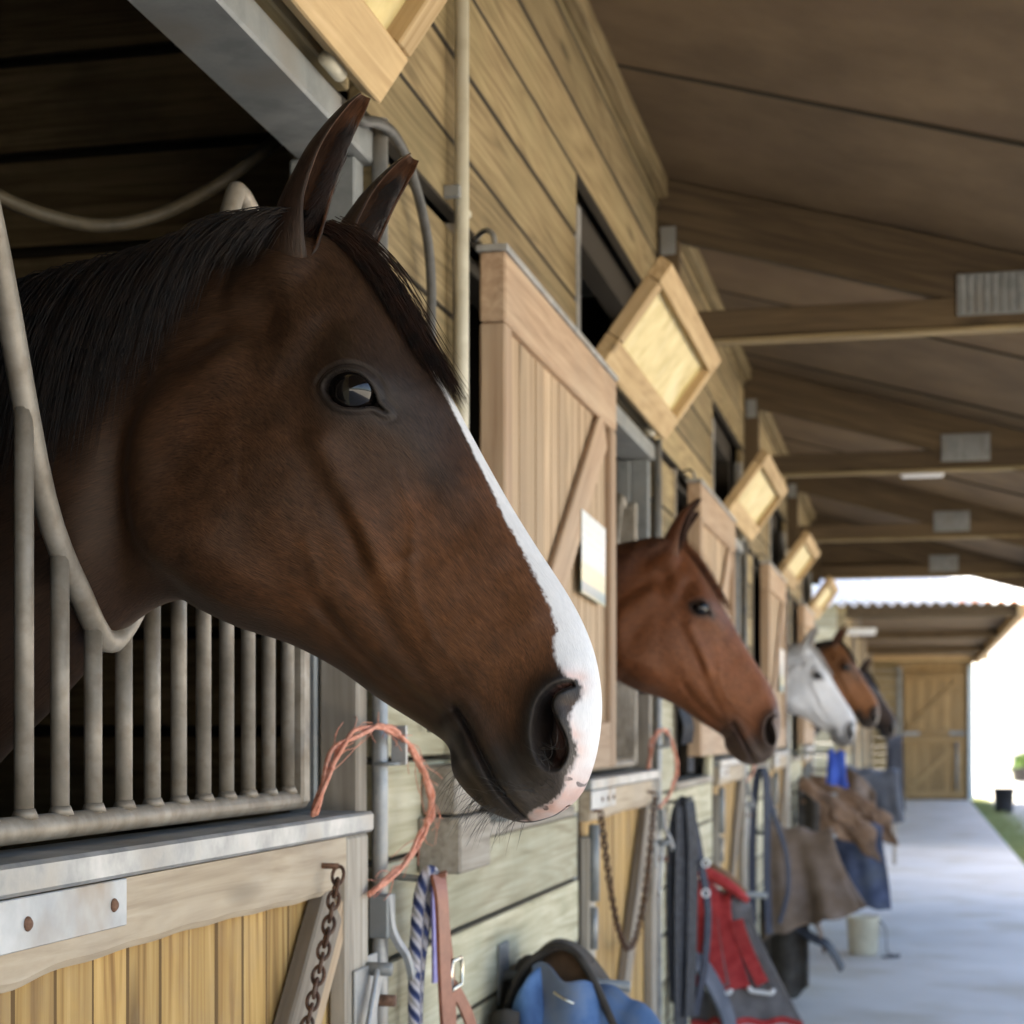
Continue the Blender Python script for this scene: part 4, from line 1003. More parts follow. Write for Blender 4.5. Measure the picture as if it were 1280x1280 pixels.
h3.location = (-.02, 10.75, 0); h3.rotation_euler = (0, 0, math.radians(6)); tag(h3, 'white grey horse with dark muzzle looking out of the stable', 'horse', 'horses looking out of the stable')
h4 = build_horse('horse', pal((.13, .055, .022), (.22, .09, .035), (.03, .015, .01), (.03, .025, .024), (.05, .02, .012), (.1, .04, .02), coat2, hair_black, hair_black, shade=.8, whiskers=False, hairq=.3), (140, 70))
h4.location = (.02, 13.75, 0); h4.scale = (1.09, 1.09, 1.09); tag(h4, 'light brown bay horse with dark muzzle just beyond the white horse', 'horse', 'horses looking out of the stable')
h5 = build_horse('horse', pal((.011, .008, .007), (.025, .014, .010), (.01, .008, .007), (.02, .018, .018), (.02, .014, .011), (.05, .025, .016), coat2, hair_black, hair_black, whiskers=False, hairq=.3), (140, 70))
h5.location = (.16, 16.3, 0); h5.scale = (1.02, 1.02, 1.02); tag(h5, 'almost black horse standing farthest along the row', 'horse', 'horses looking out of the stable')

# ---------------------------------------------------------------- barn added out of view to keep the sun off the path
bn = thing('sun_blocker', 'added unseen barn behind the stable block', 'sun_blocker', (-9, 18, -.07))
box('wall', -4, 5, -6.5, 8.5, 0, 10.2, 'clad', bn, .02)
mesh_obj('roof', [(-4.4, -6.9, 10.2), (5.2, -6.9, 10.2), (5.2, 8.9, 10.2), (-4.4, 8.9, 10.2), (0.4, -6.9, 12.0), (0.4, 8.9, 12.0)], [(0, 1, 4), (3, 5, 2), (1, 2, 5, 4), (0, 4, 5, 3), (0, 3, 2, 1)], M['galv_dull'], bn)

# ---------------------------------------------------------------- pipes, cables
pp_ = thing('conduit_pipe', 'cream plastic conduit pipe running up the cladding beside the shutter', 'pipe', (.02, 3.02, 1.3))
def keep(o, t): o.parent = t; o.matrix_parent_inverse = Matrix.Translation(-Vector(t.location)); return o
keep(tube('pipe', [(.026, 3.005, 1.30), (.026, 3.005, 3.08)], .0125, 'conduit', None, 14), pp_)
keep(tube('pipe', [(.020, 3.048, 1.30), (.020, 3.048, 3.08)], .0085, 'conduit', None, 12), pp_)
for z in (1.5, 2.335, 2.9):
    keep(box('clip', .0, .03, 2.975, 2.988, z, z + .022, 'galv_dull', None, .002), pp_); keep(box('clip', .0, .022, 3.062, 3.095, z - .004, z + .008, 'conduit', None, .002), pp_)
cb = thing('conduit_box', 'grey wooden cover box at the foot of the cream conduit', 'box', (.03, 2.92, 1.16))
keep(box('cover', .001, .062, 2.83, 3.0, 1.262, 1.345, 'grey_wood', None, .004), cb); keep(box('cover', .001, .075, 2.81, 3.02, 1.165, 1.258, 'grey_wood', None, .004), cb)
pg = tube('wall_peg', [(.0, 3.11, 1.245), (.075, 3.12, 1.245), (.085, 3.12, 1.25)], .009, 'galv_dull', None, 10); tag(pg, 'grey steel peg sticking out beside the conduit cover box', 'peg')
cw = tube('water_hose', [(-.02, 2.40, 2.325), (.022, 2.423, 2.283), (.03, 2.48, 2.297), (.03, 2.561, 2.31), (.03, 2.639, 2.298), (.03, 2.684, 2.275), (.028, 2.739, 2.244), (.026, 2.788, 2.195), (.024, 2.812, 2.135), (.022, 2.817, 2.07), (.02, 2.82, 1.8), (.02, 2.83, 1.4)], .0085, 'grey_hose', None, 10, 90)
cw = tag(cw, 'thin grey hose looping out of the stall and down the cladding', 'hose')
pts = [(-0.47, 2.432, 2.178), (-0.42, 2.517, 2.184), (-0.35, 2.569, 2.212), (-0.28, 2.627, 2.269), (-0.2, 2.629, 2.32), (-0.13, 2.576, 2.335)]
hs = tube('stall_rope', [(-.66, 2.15, 2.34), (-.58, 2.30, 2.225), (-0.52, 2.379, 2.194)] + pts, .011, 'hose', None, 10, 50); tag(hs, 'brown hose sagging across the dark stall behind the bay horse', 'hose')

# ---------------------------------------------------------------- twine loops
def twine(k, label, full=True):
    y = door_y(k)[1]
    P = [(.036, y - .31, 1.292), (.034, y - .20, 1.378), (.04, y - .08, 1.405), (.045, y + .02, 1.402), (.05, y + .13, 1.363), (.055, y + .198, 1.292), (.05, y + .17, 1.242), (.045, y + .06, 1.193), (.034, y - .06, 1.165)]
    V, F = [], []
    C_ = catmull(np.array(P), np.linspace(0, len(P) - 1, 70))
    for s_ in range(3):
        ph = s_ * 2.1; tt = np.linspace(0, 1, 70)
        off = np.stack([np.cos(tt * 34 + ph), np.sin(tt * 26 + ph * 1.3), np.sin(tt * 21 + ph * 1.7)], -1) * (.0026 + .0012 * np.sin(tt * 17 + ph)[:, None] + .004 * np.exp(-((tt - .14) / .08) ** 2)[:, None])
        v, f, _ = tube_geo(C_ + off, .0034, 7); F += [tuple(q + len(V) for q in x) for x in f]; V += v
    if full:
        for q in range(55):   # loose fibres
            i = rng.integers(3, 64); d = (rng.random(3) - .5) * .05; p0 = C_[i]; p1 = p0 + d + (C_[min(i + 5, 69)] - p0); mid = (p0 + p1) / 2 + (rng.random(3) - .5) * .02
            v, f, _ = tube_geo(catmull(np.array([p0, mid, p1]), np.linspace(0, 2, 7)), .0006, 4); F += [tuple(q2 + len(V) for q2 in x) for x in f]; V += v
    o = mesh_obj('twine_loop', V, F, M['twine'], None, True); tag(o, label, 'twine', 'orange twine loops on the door posts')
    br = thing('twine_bracket', label.replace('loop of frayed orange twine tied', 'flat steel staple holding twine').replace('loop of orange twine tied', 'flat steel staple holding twine'), 'bracket', (.03, y + .06, 1.36))
    keep(box('plate', .026, .05, y + .074, y + .082, 1.35, 1.41, 'galv', None, .001), br); keep(tube('staple', [(.01, y + .04, 1.352), (.04, y + .04, 1.352), (.04, y + .078, 1.352)], .003, 'galv_dull', None, 8), br)
twine(0, 'loop of frayed orange twine tied to the post under the bay horse chin')
twine(1, 'loop of orange twine tied to the post under the chestnut horse', False)
twine(2, 'loop of orange twine tied to the post of the third door', False)

# ---------------------------------------------------------------- chains
def chain(k, label, single):
    y0, y1 = door_y(k); t = thing('door_chain', label, 'chain', (.04, y1 - .23, 1.22), 0, 'chains hung across the half doors')
    A, B = np.array((.042, y0 + .035, 1.20)), np.array((.042, y1 - .235, 1.215)); drop = .40
    tt = np.linspace(0, 1, 600); P = A + (B - A) * tt[:, None]; P[:, 2] -= drop * (1 - (2 * tt - 1) ** 2); P[:, 0] += .004
    ln = np.concatenate([[0], np.cumsum(np.linalg.norm(np.diff(P, axis=0), axis=1))]); step = .0185; n = int(ln[-1] / step)
    ring = []
    for q in range(17):
        a = 2 * math.pi * q / 16; ring.append((math.cos(a) * .0135, math.sin(a) * .0075, 0))
    V, F, _ = tube_geo(ring, .0027, 6, False); me = mesh_from('link', V, F, M['rust'], True)
    AV, AF = [], []
    for i in range(n):
        s = (i + .5) * step; p = np.array([np.interp(s, ln, P[:, c]) for c in range(3)]); q = np.array([np.interp(s + .003, ln, P[:, c]) for c in range(3)])
        X = Vector(q - p).normalized(); Zv = Vector((1, 0, 0)); Zv = (Zv - X * Zv.dot(X)).normalized(); Yv = Zv.cross(X); mt = Matrix((X, Yv, Zv)).transposed().to_4x4() @ Matrix.Rotation((math.pi / 2 if i % 2 else 0) + .4 + rnd.uniform(-.25, .25), 4, 'X'); mt.translation = p
        if single:
            o = bpy.data.objects.new('link', me); o.matrix_world = mt; COL.objects.link(o); o.parent = t; o.matrix_parent_inverse = Matrix.Translation(-Vector(t.location))
        else:
            b0 = len(AV); AV += [mt @ Vector(v) for v in V]; AF += [tuple(x + b0 for x in f) for f in AF[:0] + F]
    if not single: keep(mesh_obj('links', AV, AF, M['rust'], None, True), t)
    for e in (A, B): keep(tube('eye_screw', [(.018, e[1], e[2] + .004), (.045, e[1], e[2] + .004)], .004, 'rust_plate', None, 8), t)
chain(0, 'rusty chain hanging on the half door under the blazed bay horse', True)
chain(1, 'rusty chain looped low across the half door under the chestnut horse', False)

# ---------------------------------------------------------------- latches
def latch(k, label):
    y = door_y(k)[1] + .06; t = thing('kick_latch', label, 'latch', (.03, y, 1.0), 0, 'latches on the door posts')
    keep(ribbon('handle', [(.030, y - .015, 1.155), (.034, y - .012, 1.11), (.040, y - .002, 1.085), (.05, y + .015, 1.06), (.056, y + .02, 1.035), (.055, y + .03, 1.028)], .018, .008, 'galv', None, (0, 1, 0), 24), t)
    keep(box('keeper', .004, .034, y - .03, y + .012, 1.09, 1.155, 'galv_dull', None, .002), t)
    keep(box('plate', .024, .029, y - .17, y - .10, .98, 1.06, 'galv', None, .002), t)
    keep(bar('lever', (.042, y - .10, 1.05), (.046, y - .21, .90), .024, .007, 'galv', None, .002), t)
    keep(tube('pivot', [(.02, y - .098, 1.054), (.06, y - .098, 1.054)], .010, 'galv_dull', None, 12), t)
    keep(tube('bolt_head', [(.02, y - .045, 1.0), (.05, y - .045, 1.0)], .009, 'rust_plate', None, 8), t)
    keep(box('strike_plate', .0145, .0185, y - .09, y - .03, .90, 1.07, 'galv', None, .002), t)
for k, l in enumerate(('galvanised lever latch beside the blue and white lead rope', 'galvanised lever latch beside the black hanging straps', 'galvanised lever latch behind the red and grey rug')): latch(k, l)

# ---------------------------------------------------------------- lead rope and halter on the first post
hk = tube('tack_hook', [(0, 2.675, 1.172), (.05, 2.675, 1.168), (.07, 2.68, 1.18)], .006, 'galv_dull', None, 8); tag(hk, 'small steel tack hook carrying the rope and leather halter', 'hook')
R_ = [(.045, 2.60, .55), (.05, 2.615, .85), (.048, 2.63, 1.03), (.05, 2.645, 1.13), (.056, 2.66, 1.172), (.06, 2.685, 1.178), (.056, 2.70, 1.15), (.04, 2.705, 1.08), (.03, 2.70, .95), (.03, 2.69, .6)]
rp = tube('lead_rope', R_, .0105, 'rope', None, 14, 90, True); tag(rp, 'blue and white twisted lead rope hanging on the tack hook', 'rope')
ht = thing('leather_halter', 'brown leather halter with buckle hanging beside the lead rope', 'halter', (.07, 2.68, .6))
keep(ribbon('cheek_strap', [(.075, 2.665, 1.172), (.085, 2.652, 1.13), (.088, 2.660, 1.0), (.088, 2.69, .85), (.085, 2.72, .62)], .034, .006, 'leather', None, (.25, 1, 0)), ht)
keep(ribbon('crown_strap', [(.072, 2.672, 1.174), (.068, 2.705, 1.165), (.066, 2.73, 1.10), (.068, 2.76, 1.0), (.068, 2.775, .86), (.066, 2.78, .62)], .028, .005, 'leather', None, (.3, 1, 0)), ht)
keep(ribbon('throat_strap', [(.066, 2.79, .985), (.085, 2.83, .92), (.09, 2.87, .82), (.08, 2.88, .62)], .024, .005, 'leather', None, (.4, 1, 0)), ht)
keep(ribbon('lilac_loop', [(.066, 2.68, 1.16), (.06, 2.70, 1.12), (.058, 2.712, 1.05), (.058, 2.712, 1.0)], .018, .004, 'lilac', None, (.2, 1, 0)), ht)
bk = keep(tube('buckle', [(.078, 2.74, .985), (.078, 2.80, .985), (.078, 2.805, 1.012), (.078, 2.80, 1.03), (.078, 2.74, 1.03), (.078, 2.735, 1.01), (.078, 2.74, .985)], .0035, 'brass', None, 8), ht)
keep(tube('ring', [(.066 + .0 * math.cos(a), 2.695 + .016 * math.cos(a), 1.16 + .016 * math.sin(a)) for a in np.linspace(0, 6.28, 20)], .003, 'rust', None, 8), ht)

# black and navy straps hanging after the second door
def hank(name, label, cat, y, parts, zt):
    t = thing(name, label, cat, (.05, y, .5)); 
    for (nm, pts, w, mat) in parts: keep(ribbon(nm, [(p[0], y + p[1], p[2]) for p in pts], w, .007, mat, None, (.75, 1, 0), 26), t)
    keep(tube('hook', [(0, y, zt), (.075, y, zt + .005), (.085, y, zt + .02)], .006, 'galv_dull', None, 8), t); return t
hk2 = hank('bridle', 'black and navy bridle straps hanging beyond the second door', 'bridle', 5.86,
  [('strap', [(.03, -.02, .50), (.02, -.02, .85), (.03, -.02, 1.1), (.06, 0, 1.175), (.08, 0, 1.13), (.085, .01, .9), (.075, .0, .45)], .045, 'black_strap'),
   ('rein', [(.05, .02, 1.172), (.085, .03, 1.10), (.11, .05, .95), (.13, .06, .80), (.12, .05, .62), (.09, .03, .45)], .03, 'navy_strap'),
   ('strap', [(.04, .03, 1.17), (.06, .04, .95), (.055, .04, .7), (.05, .03, .40)], .04, 'navy_strap'), ('cheek_piece', [(.05, -.02, 1.15), (.045, -.02, .8), (.045, -.02, .42)], .05, 'black_strap')], 1.165)
for z in (.86, .96): keep(tube('ring', [(.125 + .012 * math.cos(a), 5.90, z + .012 * math.sin(a)) for a in np.linspace(0, 6.28, 16)], .004, 'white_plastic', None, 8), hk2)
hank('bridle', 'navy straps hanging between the third door and the taupe rug', 'bridle', 8.76,
  [('strap', [(.03, 0, .45), (.03, 0, .9), (.05, 0, 1.16), (.08, 0, 1.22), (.10, 0, 1.12), (.10, .01, .7), (.11, .02, .40)], .05, 'navy_strap'), ('rein', [(.08, .03, 1.2), (.13, .04, 1.0), (.19, .06, .8), (.2, .06, .62), (.16, .04, .45)], .03, 'navy_strap')], 1.19)
hank('bridle', 'black noseband dangling at the window beneath the chestnut horse nose', 'bridle', 6.03,
  [('strap', [(.02, 0, 1.62), (.03, 0, 1.5), (.05, .0, 1.42), (.04, .02, 1.36)], .05, 'black_strap'), ('strap', [(.03, .05, 1.6), (.045, .06, 1.45), (.05, .06, 1.3), (.05, .06, 1.26)], .03, 'black_strap')], 1.6)

# ---------------------------------------------------------------- rugs on swing arms
def rack(t, y, z, L):
    keep(tube('rack_arm', [(0, y, z - .015), (L, y, z - .03)], .011, 'galv_dull', None, 10), t); keep(box('rack_plate', .0005, .008, y - .04, y + .04, z - .07, z + .05, 'galv_dull', None, .002), t)
def drape(x0, x1, z0, z1, ydep, drop0, drop1, flare, folds, amp, seed, yc, curl=.0):
    """cloth hung over an arm along x: u along the arm, v from the near hem over the top to the far hem"""
    r = np.random.default_rng(seed); ph = r.random(6) * 6.28
    def fn(u, v):
        s = abs(v - .5) * 2; side = -1 if v < .5 else 1
        topz = z0 + (z1 - z0) * u ** 1.3; drop = drop0 + (drop1 - drop0) * u
        rr = ydep; arc = min(1, s / .16)
        y = side * rr * math.sin(arc * math.pi / 2)
        dz = rr * .8 * (1 - math.cos(arc * math.pi / 2)) + max(0, s - .12) / .88 * drop
        f = max(0, s - .1)
        x = x0 + (x1 - x0) * u + flare * f ** 1.2 * u ** 1.6 + .012 * math.sin(v * 9 + ph[0]) * f
        fold = amp * f * (math.sin(u * folds * 6.28 + ph[1] + side) + .5 * math.sin(u * folds * 11 + ph[2] + v * 5))
        sag = .012 * math.sin(u * 14 + ph[3]) * (1 - f) - .02 * math.exp(-((u - .5) / .3) ** 2) * (1 - s)
        return (max(.012, x + .3 * fold), yc + y + fold + side * .03 * f, topz - dz + sag + .008 * math.sin(u * 23 + ph[4]) * f)
    return fn
# red and grey rug
ry = 6.28
rg = thing('horse_rug', 'red and grey horse rug with two red straps hung on a wall arm', 'rug', (.15, ry, .4)); rack(rg, ry, .85, .30)
keep(grid_cloth('grey_shell', drape(.03, .24, .885, .80, .06, .47, .36, .20, 1.3, .03, 3, ry), 44, 60, 'rug_grey'), rg)
keep(grid_cloth('red_panel', lambda u, v: (lambda p: (p[0], p[1] - .012, p[2] + .008))(drape(.03, .24, .885, .80, .064, .47, .36, .20, 1.3, .03, 3, ry)(u * .70, .12 + v * .46)), 34, 40, 'rug_red'), rg)
keep(tube('collar', [(.035, ry - .05, .885), (.06, ry - .06, .905), (.10, ry - .06, .90), (.15, ry - .065, .873), (.20, ry - .065, .838), (.235, ry - .05, .805)], [.016, .02, .022, .021, .018, .012], 'rug_red', None, 12), rg); keep(tube('collar_lining', [(.06, ry - .04, .925), (.11, ry - .03, .915), (.17, ry - .03, .88), (.225, ry - .03, .83)], [.012, .02, .02, .012], 'rug_brown', None, 12), rg)
def on_red(u, v, off): p = drape(.03, .24, .885, .80, .064, .47, .36, .20, 1.3, .03, 3, ry)(u, v); return (p[0], p[1] - off, p[2])
for us, mat in ((.46, 'rug_grey'), (.40, 'rug_red'), (.80, 'rug_red'), (.90, 'rug_grey')):
    w = .030 if mat == 'rug_red' else .016
    pts = [on_red(us + .05 * (f - .5), .40 - .25 * f, .022) for f in np.linspace(0, 1, 8)]
    keep(ribbon('strap', pts, w * 1.5, .007, mat, None, (1, 0, -.1)), rg)
for us in (.38, .78):
    p = on_red(us + .02, .135, .03); keep(tube('strap_fitting', [(p[0] - .04, p[1], p[2] + .004), (p[0] - .035, p[1], p[2] - .01), (p[0], p[1], p[2] - .014), (p[0] + .036, p[1], p[2] - .016), (p[0] + .042, p[1], p[2] - .002)], .008, 'white_plastic', None, 8, 14), rg)
hem = [on_red(u, .0, .004) for u in np.linspace(0.02, 1, 24)]; keep(ribbon('hem_binding', hem, .022, .010, 'rug_red', None, (0, .1, 1), 40), rg)
keep(ribbon('girth_strap', [(.02, ry - .12, .62), (.09, ry - .16, .58), (.16, ry - .17, .46), (.19, ry - .16, .36)], .09, .012, 'rug_slate', None, (.3, 1, .3)), rg)
# blue rug heap near the first shutter
by = 3.42
bg_ = thing('horse_rug', 'crumpled blue horse rug with dark lining under the first shutter', 'rug', (.13, by, .3)); rack(bg_, by, .93, .26)
keep(grid_cloth('dark_lining', drape(.02, .17, .93, .92, .09, .45, .45, .05, 1.0, .012, 11, by + .10), 40, 60, 'rug_dark', None, .012), bg_)
HP = np.array([(.018, .70), (.022, .80), (.035, .89), (.065, .955), (.11, .985), (.155, .975), (.195, .935), (.232, .88), (.262, .82), (.28, .74)])
def hood_fn(u, v):
    p = catmull(HP, np.array([u * 9]))[0]; g_ = 1 - .10 * v
    return (p[0] * g_ + .006 * math.sin(v * 5 + u * 4), by - .10 + .26 * v + .02 * math.sin(u * 5), p[1] - .03 * v + .008 * math.sin(u * 13 + v * 3))
keep(grid_cloth('hood', hood_fn, 50, 20, 'rug_dark', None, .014), bg_)
keep(tube('hood_piping', [hood_fn(u, 0) for u in np.linspace(.08, .98, 50)], .0075, 'rug_dark', None, 10), bg_)
keep(grid_cloth('inner_lining', lambda u, v: (lambda p: (p[0] * (1 - .08) + .01 + (.13 - p[0]) * v * .2, p[1] + .03 + .012 * math.sin(u * 9), p[2] - .012 - (p[2] - .55) * v))(hood_fn(u, .1)), 40, 18, 'rug_brown', None, .008), bg_)
keep(grid_cloth('blue_flap', lambda u, v: (.05 + .055 * u + .035 * v, by - .125 - .03 * math.sin(u * 3.1) - .03 * v, .875 + .075 * math.sin(u * 1.5) - .02 * (1 - u) - .34 * v), 24, 30, 'rug_blue', None, .008), bg_)
keep(grid_cloth('blue_flap', lambda u, v: (.085 + .13 * u + .01 * v, by - .115 - .05 * v + .02 * math.sin(u * 6 + 1), .948 - .045 * u ** 2 - .13 * v + .010 * math.sin(u * 9)), 24, 20, 'rug_blue', None, .008), bg_)
SP = np.array([(.07, .76), (.10, .86), (.15, .905), (.205, .905), (.26, .885), (.31, .85), (.345, .77), (.36, .60)])
def shell_fn(u, v):
    p = catmull(SP, np.array([u * 7]))[0]; a_ = v * 1.5
    return (p[0] + .012 * math.sin(v * 6 + u * 3), by - .05 - .15 * math.sin(a_) - .02 * math.sin(u * 8 + v * 2) * v, p[1] - .30 * (1 - math.cos(a_)) * 1.2 + .008 * math.sin(u * 15) - .015 * math.exp(-((u - .55) / .06) ** 2))
keep(grid_cloth('blue_shell', shell_fn, 60, 40, M['rug_bluegrey'], None, .012), bg_)
keep(grid_cloth('dark_fold', lambda u, v: (.014 + .07 * u, by - .13 - .04 * math.sin(u * 3.1), .855 + .02 * math.sin(u * 3) - .35 * v), 24, 24, 'rug_dark', None, .014), bg_)
keep(tube('dark_strap', [(.03, by - .18, .80), (.05, by - .19, .835), (.075, by - .2, .815), (.095, by - .2, .76), (.10, by - .2, .68)], .014, 'rug_slate', None, 10, 24), bg_)
keep(tube('clip', [(.145, by - .185, .912), (.16, by - .19, .904), (.172, by - .19, .898), (.182, by - .185, .892)], .003, 'brass', None, 8, 14), bg_)
# taupe rug
ty_ = 9.25
tg = thing('horse_rug', 'taupe brown horse rug draped in long folds over a wall arm', 'rug', (.25, ty_, .3)); rack(tg, ty_, .89, .42)
keep(grid_cloth('shell', drape(.06, .40, .93, .89, .07, .55, .36, .16, 1.6, .05, 21, ty_), 50, 60, 'rug_taupe', None, .010), tg)
keep(grid_cloth('dark_lining', lambda u, v: (.03 + .24 * u, ty_ + .02 + .03 * math.sin(u * 9), .55 - .50 * v + .04 * math.sin(u * 7)), 24, 24, 'rug_dark', None, .02), tg)
keep(ribbon('girth_strap', [(.20, ty_ - .05, .40), (.30, ty_ - .06, .34), (.38, ty_ - .05, .30), (.45, ty_ - .02, .18)], .07, .012, 'black_strap', None, (.2, 1, .4)), tg)
keep(ribbon('tail_strap', [(.30, ty_ - .02, .45), (.34, ty_ - .03, .36), (.36, ty_ - .02, .26)], .05, .008, 'rug_taupe', None, (.2, 1, .4)), tg)
# brown folded rugs and a navy rug after the white horse
def folded(label, y, x0, x1, z0, z1, seed):
    t = thing('horse_rug', label, 'rug', (.3, y, .6)); rack(t, y, z0 - .06, .3)
    keep(grid_cloth('fold', drape(x0, x1, z0, z1, .13, .16, .10, .05, 1.7, .05, seed, y), 40, 40, 'rug_brown', None, .014), t)
    keep(grid_cloth('upper_fold', drape(x0, x0 + (x1 - x0) * .8, z0 + .035, z1 + .10, .08, .10, .06, .03, 2.1, .04, seed + 1, y - .03), 36, 36, 'rug_brown', None, .012), t); return t
t1 = folded('brown rug in thick folds sloping from the wall past the white horse', 12.2, .05, .56, 1.06, .73, 51)
keep(grid_cloth('hanging_lining', lambda u, v: (.05 + .14 * u, 12.02 + .03 * math.sin(u * 6), 1.02 - .1 * u - .35 * v), 16, 16, 'rug_dark', None, .012), t1)
folded('second brown rug in folds just behind the first brown one', 12.75, .10, .66, 1.07, .80, 55)
nv = thing('horse_rug', 'navy blue rug hanging below the folded brown rugs', 'rug', (.4, 12.4, .2)); rack(nv, 12.4, .80, .5)
keep(grid_cloth('shell', drape(.20, .60, .80, .76, .08, .50, .52, .06, 1.4, .04, 31, 12.4), 40, 50, 'rug_navy', None, .012), nv)
sl = thing('horse_rug', 'slate and mauve rug draped near the end of the block', 'rug', (.5, 14.2, .6)); rack(sl, 14.2, 1.12, .6)
keep(grid_cloth('shell', drape(.30, .70, 1.13, 1.10, .09, .36, .34, .04, 1.5, .05, 33, 14.2), 36, 46, 'rug_slate', None, .012), sl)
keep(grid_cloth('mauve_fold', lambda u, v: (.22 + .30 * u, 14.02 + .04 * math.sin(u * 9), 1.14 - .22 * u * u - .25 * v), 24, 18, 'rug_taupe', None, .02), sl)
dk = thing('rug_bag', 'tall black bag hanging at the far end of the row', 'bag', (.65, 19.0, .6))
keep(grid_cloth('shell', drape(.54, .70, 1.38, 1.36, .10, .70, .70, .02, 1.0, .03, 35, 19.0), 24, 40, 'black_strap', None, .02), dk)
keep(box('post', .60, .64, 18.98, 19.02, 0, 1.37, 'grey_wood', None, .004), dk)
bc = thing('hanging_cloth', 'bright blue cloth hanging below the white horse muzzle', 'cloth', (.3, 11.75, 1.1)); 
keep(grid_cloth('cloth', drape(.26, .37, 1.29, 1.28, .03, .20, .22, .02, 1, .015, 37, 11.75), 20, 30, 'blue_cloth', None, .008), bc); rack(bc, 11.75, 1.285, .38)

# feed tub with strap on the path
fb = thing('feed_bucket', 'small cream feed bucket with black strap on the walkway', 'bucket', (.50, 11.3, 0))
lathe('shell', [(.0, .003), (.085, .003), (.09, .012), (.104, .22), (.11, .23), (.11, .24), (.10, .24), (.096, .22), (.082, .02), (0, .018)], 'conduit', fb, 28)
ribbon('strap', [(.10, -.02, .22), (.14, -.03, .16), (.145, -.04, .06), (.16, -.06, .012), (.22, -.10, .006), (.12, -.16, .006)], .03, .005, 'black_strap', fb, (0, 1, .2))

# ---------------------------------------------------------------- strip lights
def strip_light(x, y, z, L, label):
    t = thing('strip_light', label, 'light', (x, y, z)); box('body', -L / 2, L / 2, -.04, .04, .02, .07, 'white_paint', t, .006); box('diffuser', -L / 2 + .01, L / 2 - .01, -.035, .035, -.02, .018, 'white_plastic', t, .012)
    box('hanger', -.01, .01, -.01, .01, .071, .24, 'galv_dull', t, .001)
strip_light(.85, 9.4, 2.745, .24, 'white strip light under the roof between two trusses')

# ---------------------------------------------------------------- far stable wing
fw = thing('far_stable', 'far timber stable wing with corrugated roof at the end of the walkway', 'stable', (1, 30, 0))
def fp(o): return keep(o, fw)
for n in range(19):
    z = .01 + n * .157
    fp(box('board', -.10, -.0, 22.0, 37.5, z, z + .152, 'clad' if n > 6 else 'clad_pale', None, .004))
    fp(box('board', -.0, .50, 37.42, 37.5, z, z + .152, 'clad', None, .004)); 
for n in range(19):
    z = .01 + n * .157; fp(box('board', -3.6, -.102, 22.0, 22.06, z, z + .152, 'clad_pale', None, .004))
for i in range(3):
    fp(box('post', .002, .08, 24 + 4.5 * i, 24.1 + 4.5 * i, 0, 2.9, 'grey_wood', None, .005)); fp(box('door_panel', .003, .05, 25 + 4.5 * i, 26.2 + 4.5 * i, .05, 2.3, 'far_door', None, .004))
fp(prism_y('soffit', [(-.1, 2.96), (2.10, 2.93), (2.10, 2.97), (-.1, 3.0)], 22.0, 37.5, M['ceiling']))
for y in (22.1, 27, 32, 36.6): fp(box('beam', 0.0, 2.1, y, y + .08, 2.80, 2.925, 'clad' if y > 36 else 'truss', None, .005))
fp(box('eave_beam', 2.04, 2.14, 22.0, 37.5, 2.80, 2.93, 'hatch_frame', None, .005))
fp(box('end_beam', 0.02, 2.3, 36.4, 36.5, 2.84, 2.95, 'hatch_frame', None, .005))
fp(box('post', 1.93, 2.03, 37.3, 37.4, 0, 2.78, 'blue_post', None, .005))
fp(box('end_wall', .5, 2.02, 37.445, 37.5, 0, 2.95, 'far_door', None, .004)); fp(box('door_frame', .50, .60, 37.36, 37.44, 0, 2.75, 'galv_dull', None, .004))
V, F = [], []; nx = 160
for i in range(nx + 1):
    x = -.45 + 2.75 * i / nx; dz = .028 * math.sin(i / nx * 2.75 / .15 * 6.283)
    for y, z in ((21.85, 2.955), (24.6, 3.62)): V.append((x, y, z + dz))
for i in range(nx): F.append((2 * i, 2 * i + 1, 2 * i + 3, 2 * i + 2))
o = mesh_obj('corrugated_roof', V, F, M['corrugated'], None, True); sm = o.modifiers.new('thickness', 'SOLIDIFY'); sm.thickness = .006; fp(o)
fp(tube('ridge_tile', [(-.45, 24.65, 3.63), (2.3, 24.65, 3.63)], .055, 'ridge', None, 12)); fp(prism_y('roof_back', [(-.45, 3.0), (2.2, 3.0), (2.2, 3.04), (-.45, 3.04)], 24.6, 37.6, M['galv_dull']))
fd = thing('far_door', 'brown two part timber door closing the end of the walkway', 'door', (1.25, 37.4, 0))
for zz, z2 in ((.06, 1.30), (1.33, 2.62)):
    for i in range(9):
        xs = np.linspace(.66, 1.84, 10); keep(box('board', xs[i] + .002, xs[i + 1] - .002, 37.40, 37.43, zz, z2, 'far_door', None, .004, None, 0), fd)
    keep(box('rail', .62, 1.88, 37.37, 37.399, z2 - .14, z2, 'far_door', None, .004), fd); keep(box('rail', .62, 1.88, 37.37, 37.399, zz, zz + .12, 'far_door', None, .004), fd)
    keep(bar('brace', (.72, 37.385, zz + .14), (1.74, 37.385, z2 - .16), .11, .025, 'far_door', None, .003, (0, 1, 0)), fd)
keep(tube('hinge_bar', [(1.70, 37.34, .2), (1.70, 37.34, 1.2)], .03, 'galv_dull', None, 8), fd); keep(box('hinge_strap', 1.55, 1.88, 37.35, 37.366, 1.33, 1.42, 'galv_dull', None, .002), fd); keep(box('hinge_strap', .62, .95, 37.35, 37.366, 1.33, 1.40, 'plate', None, .002), fd)
strip_light(.16, 22.6, 2.64, .40, 'white strip light at the mouth of the far wing')

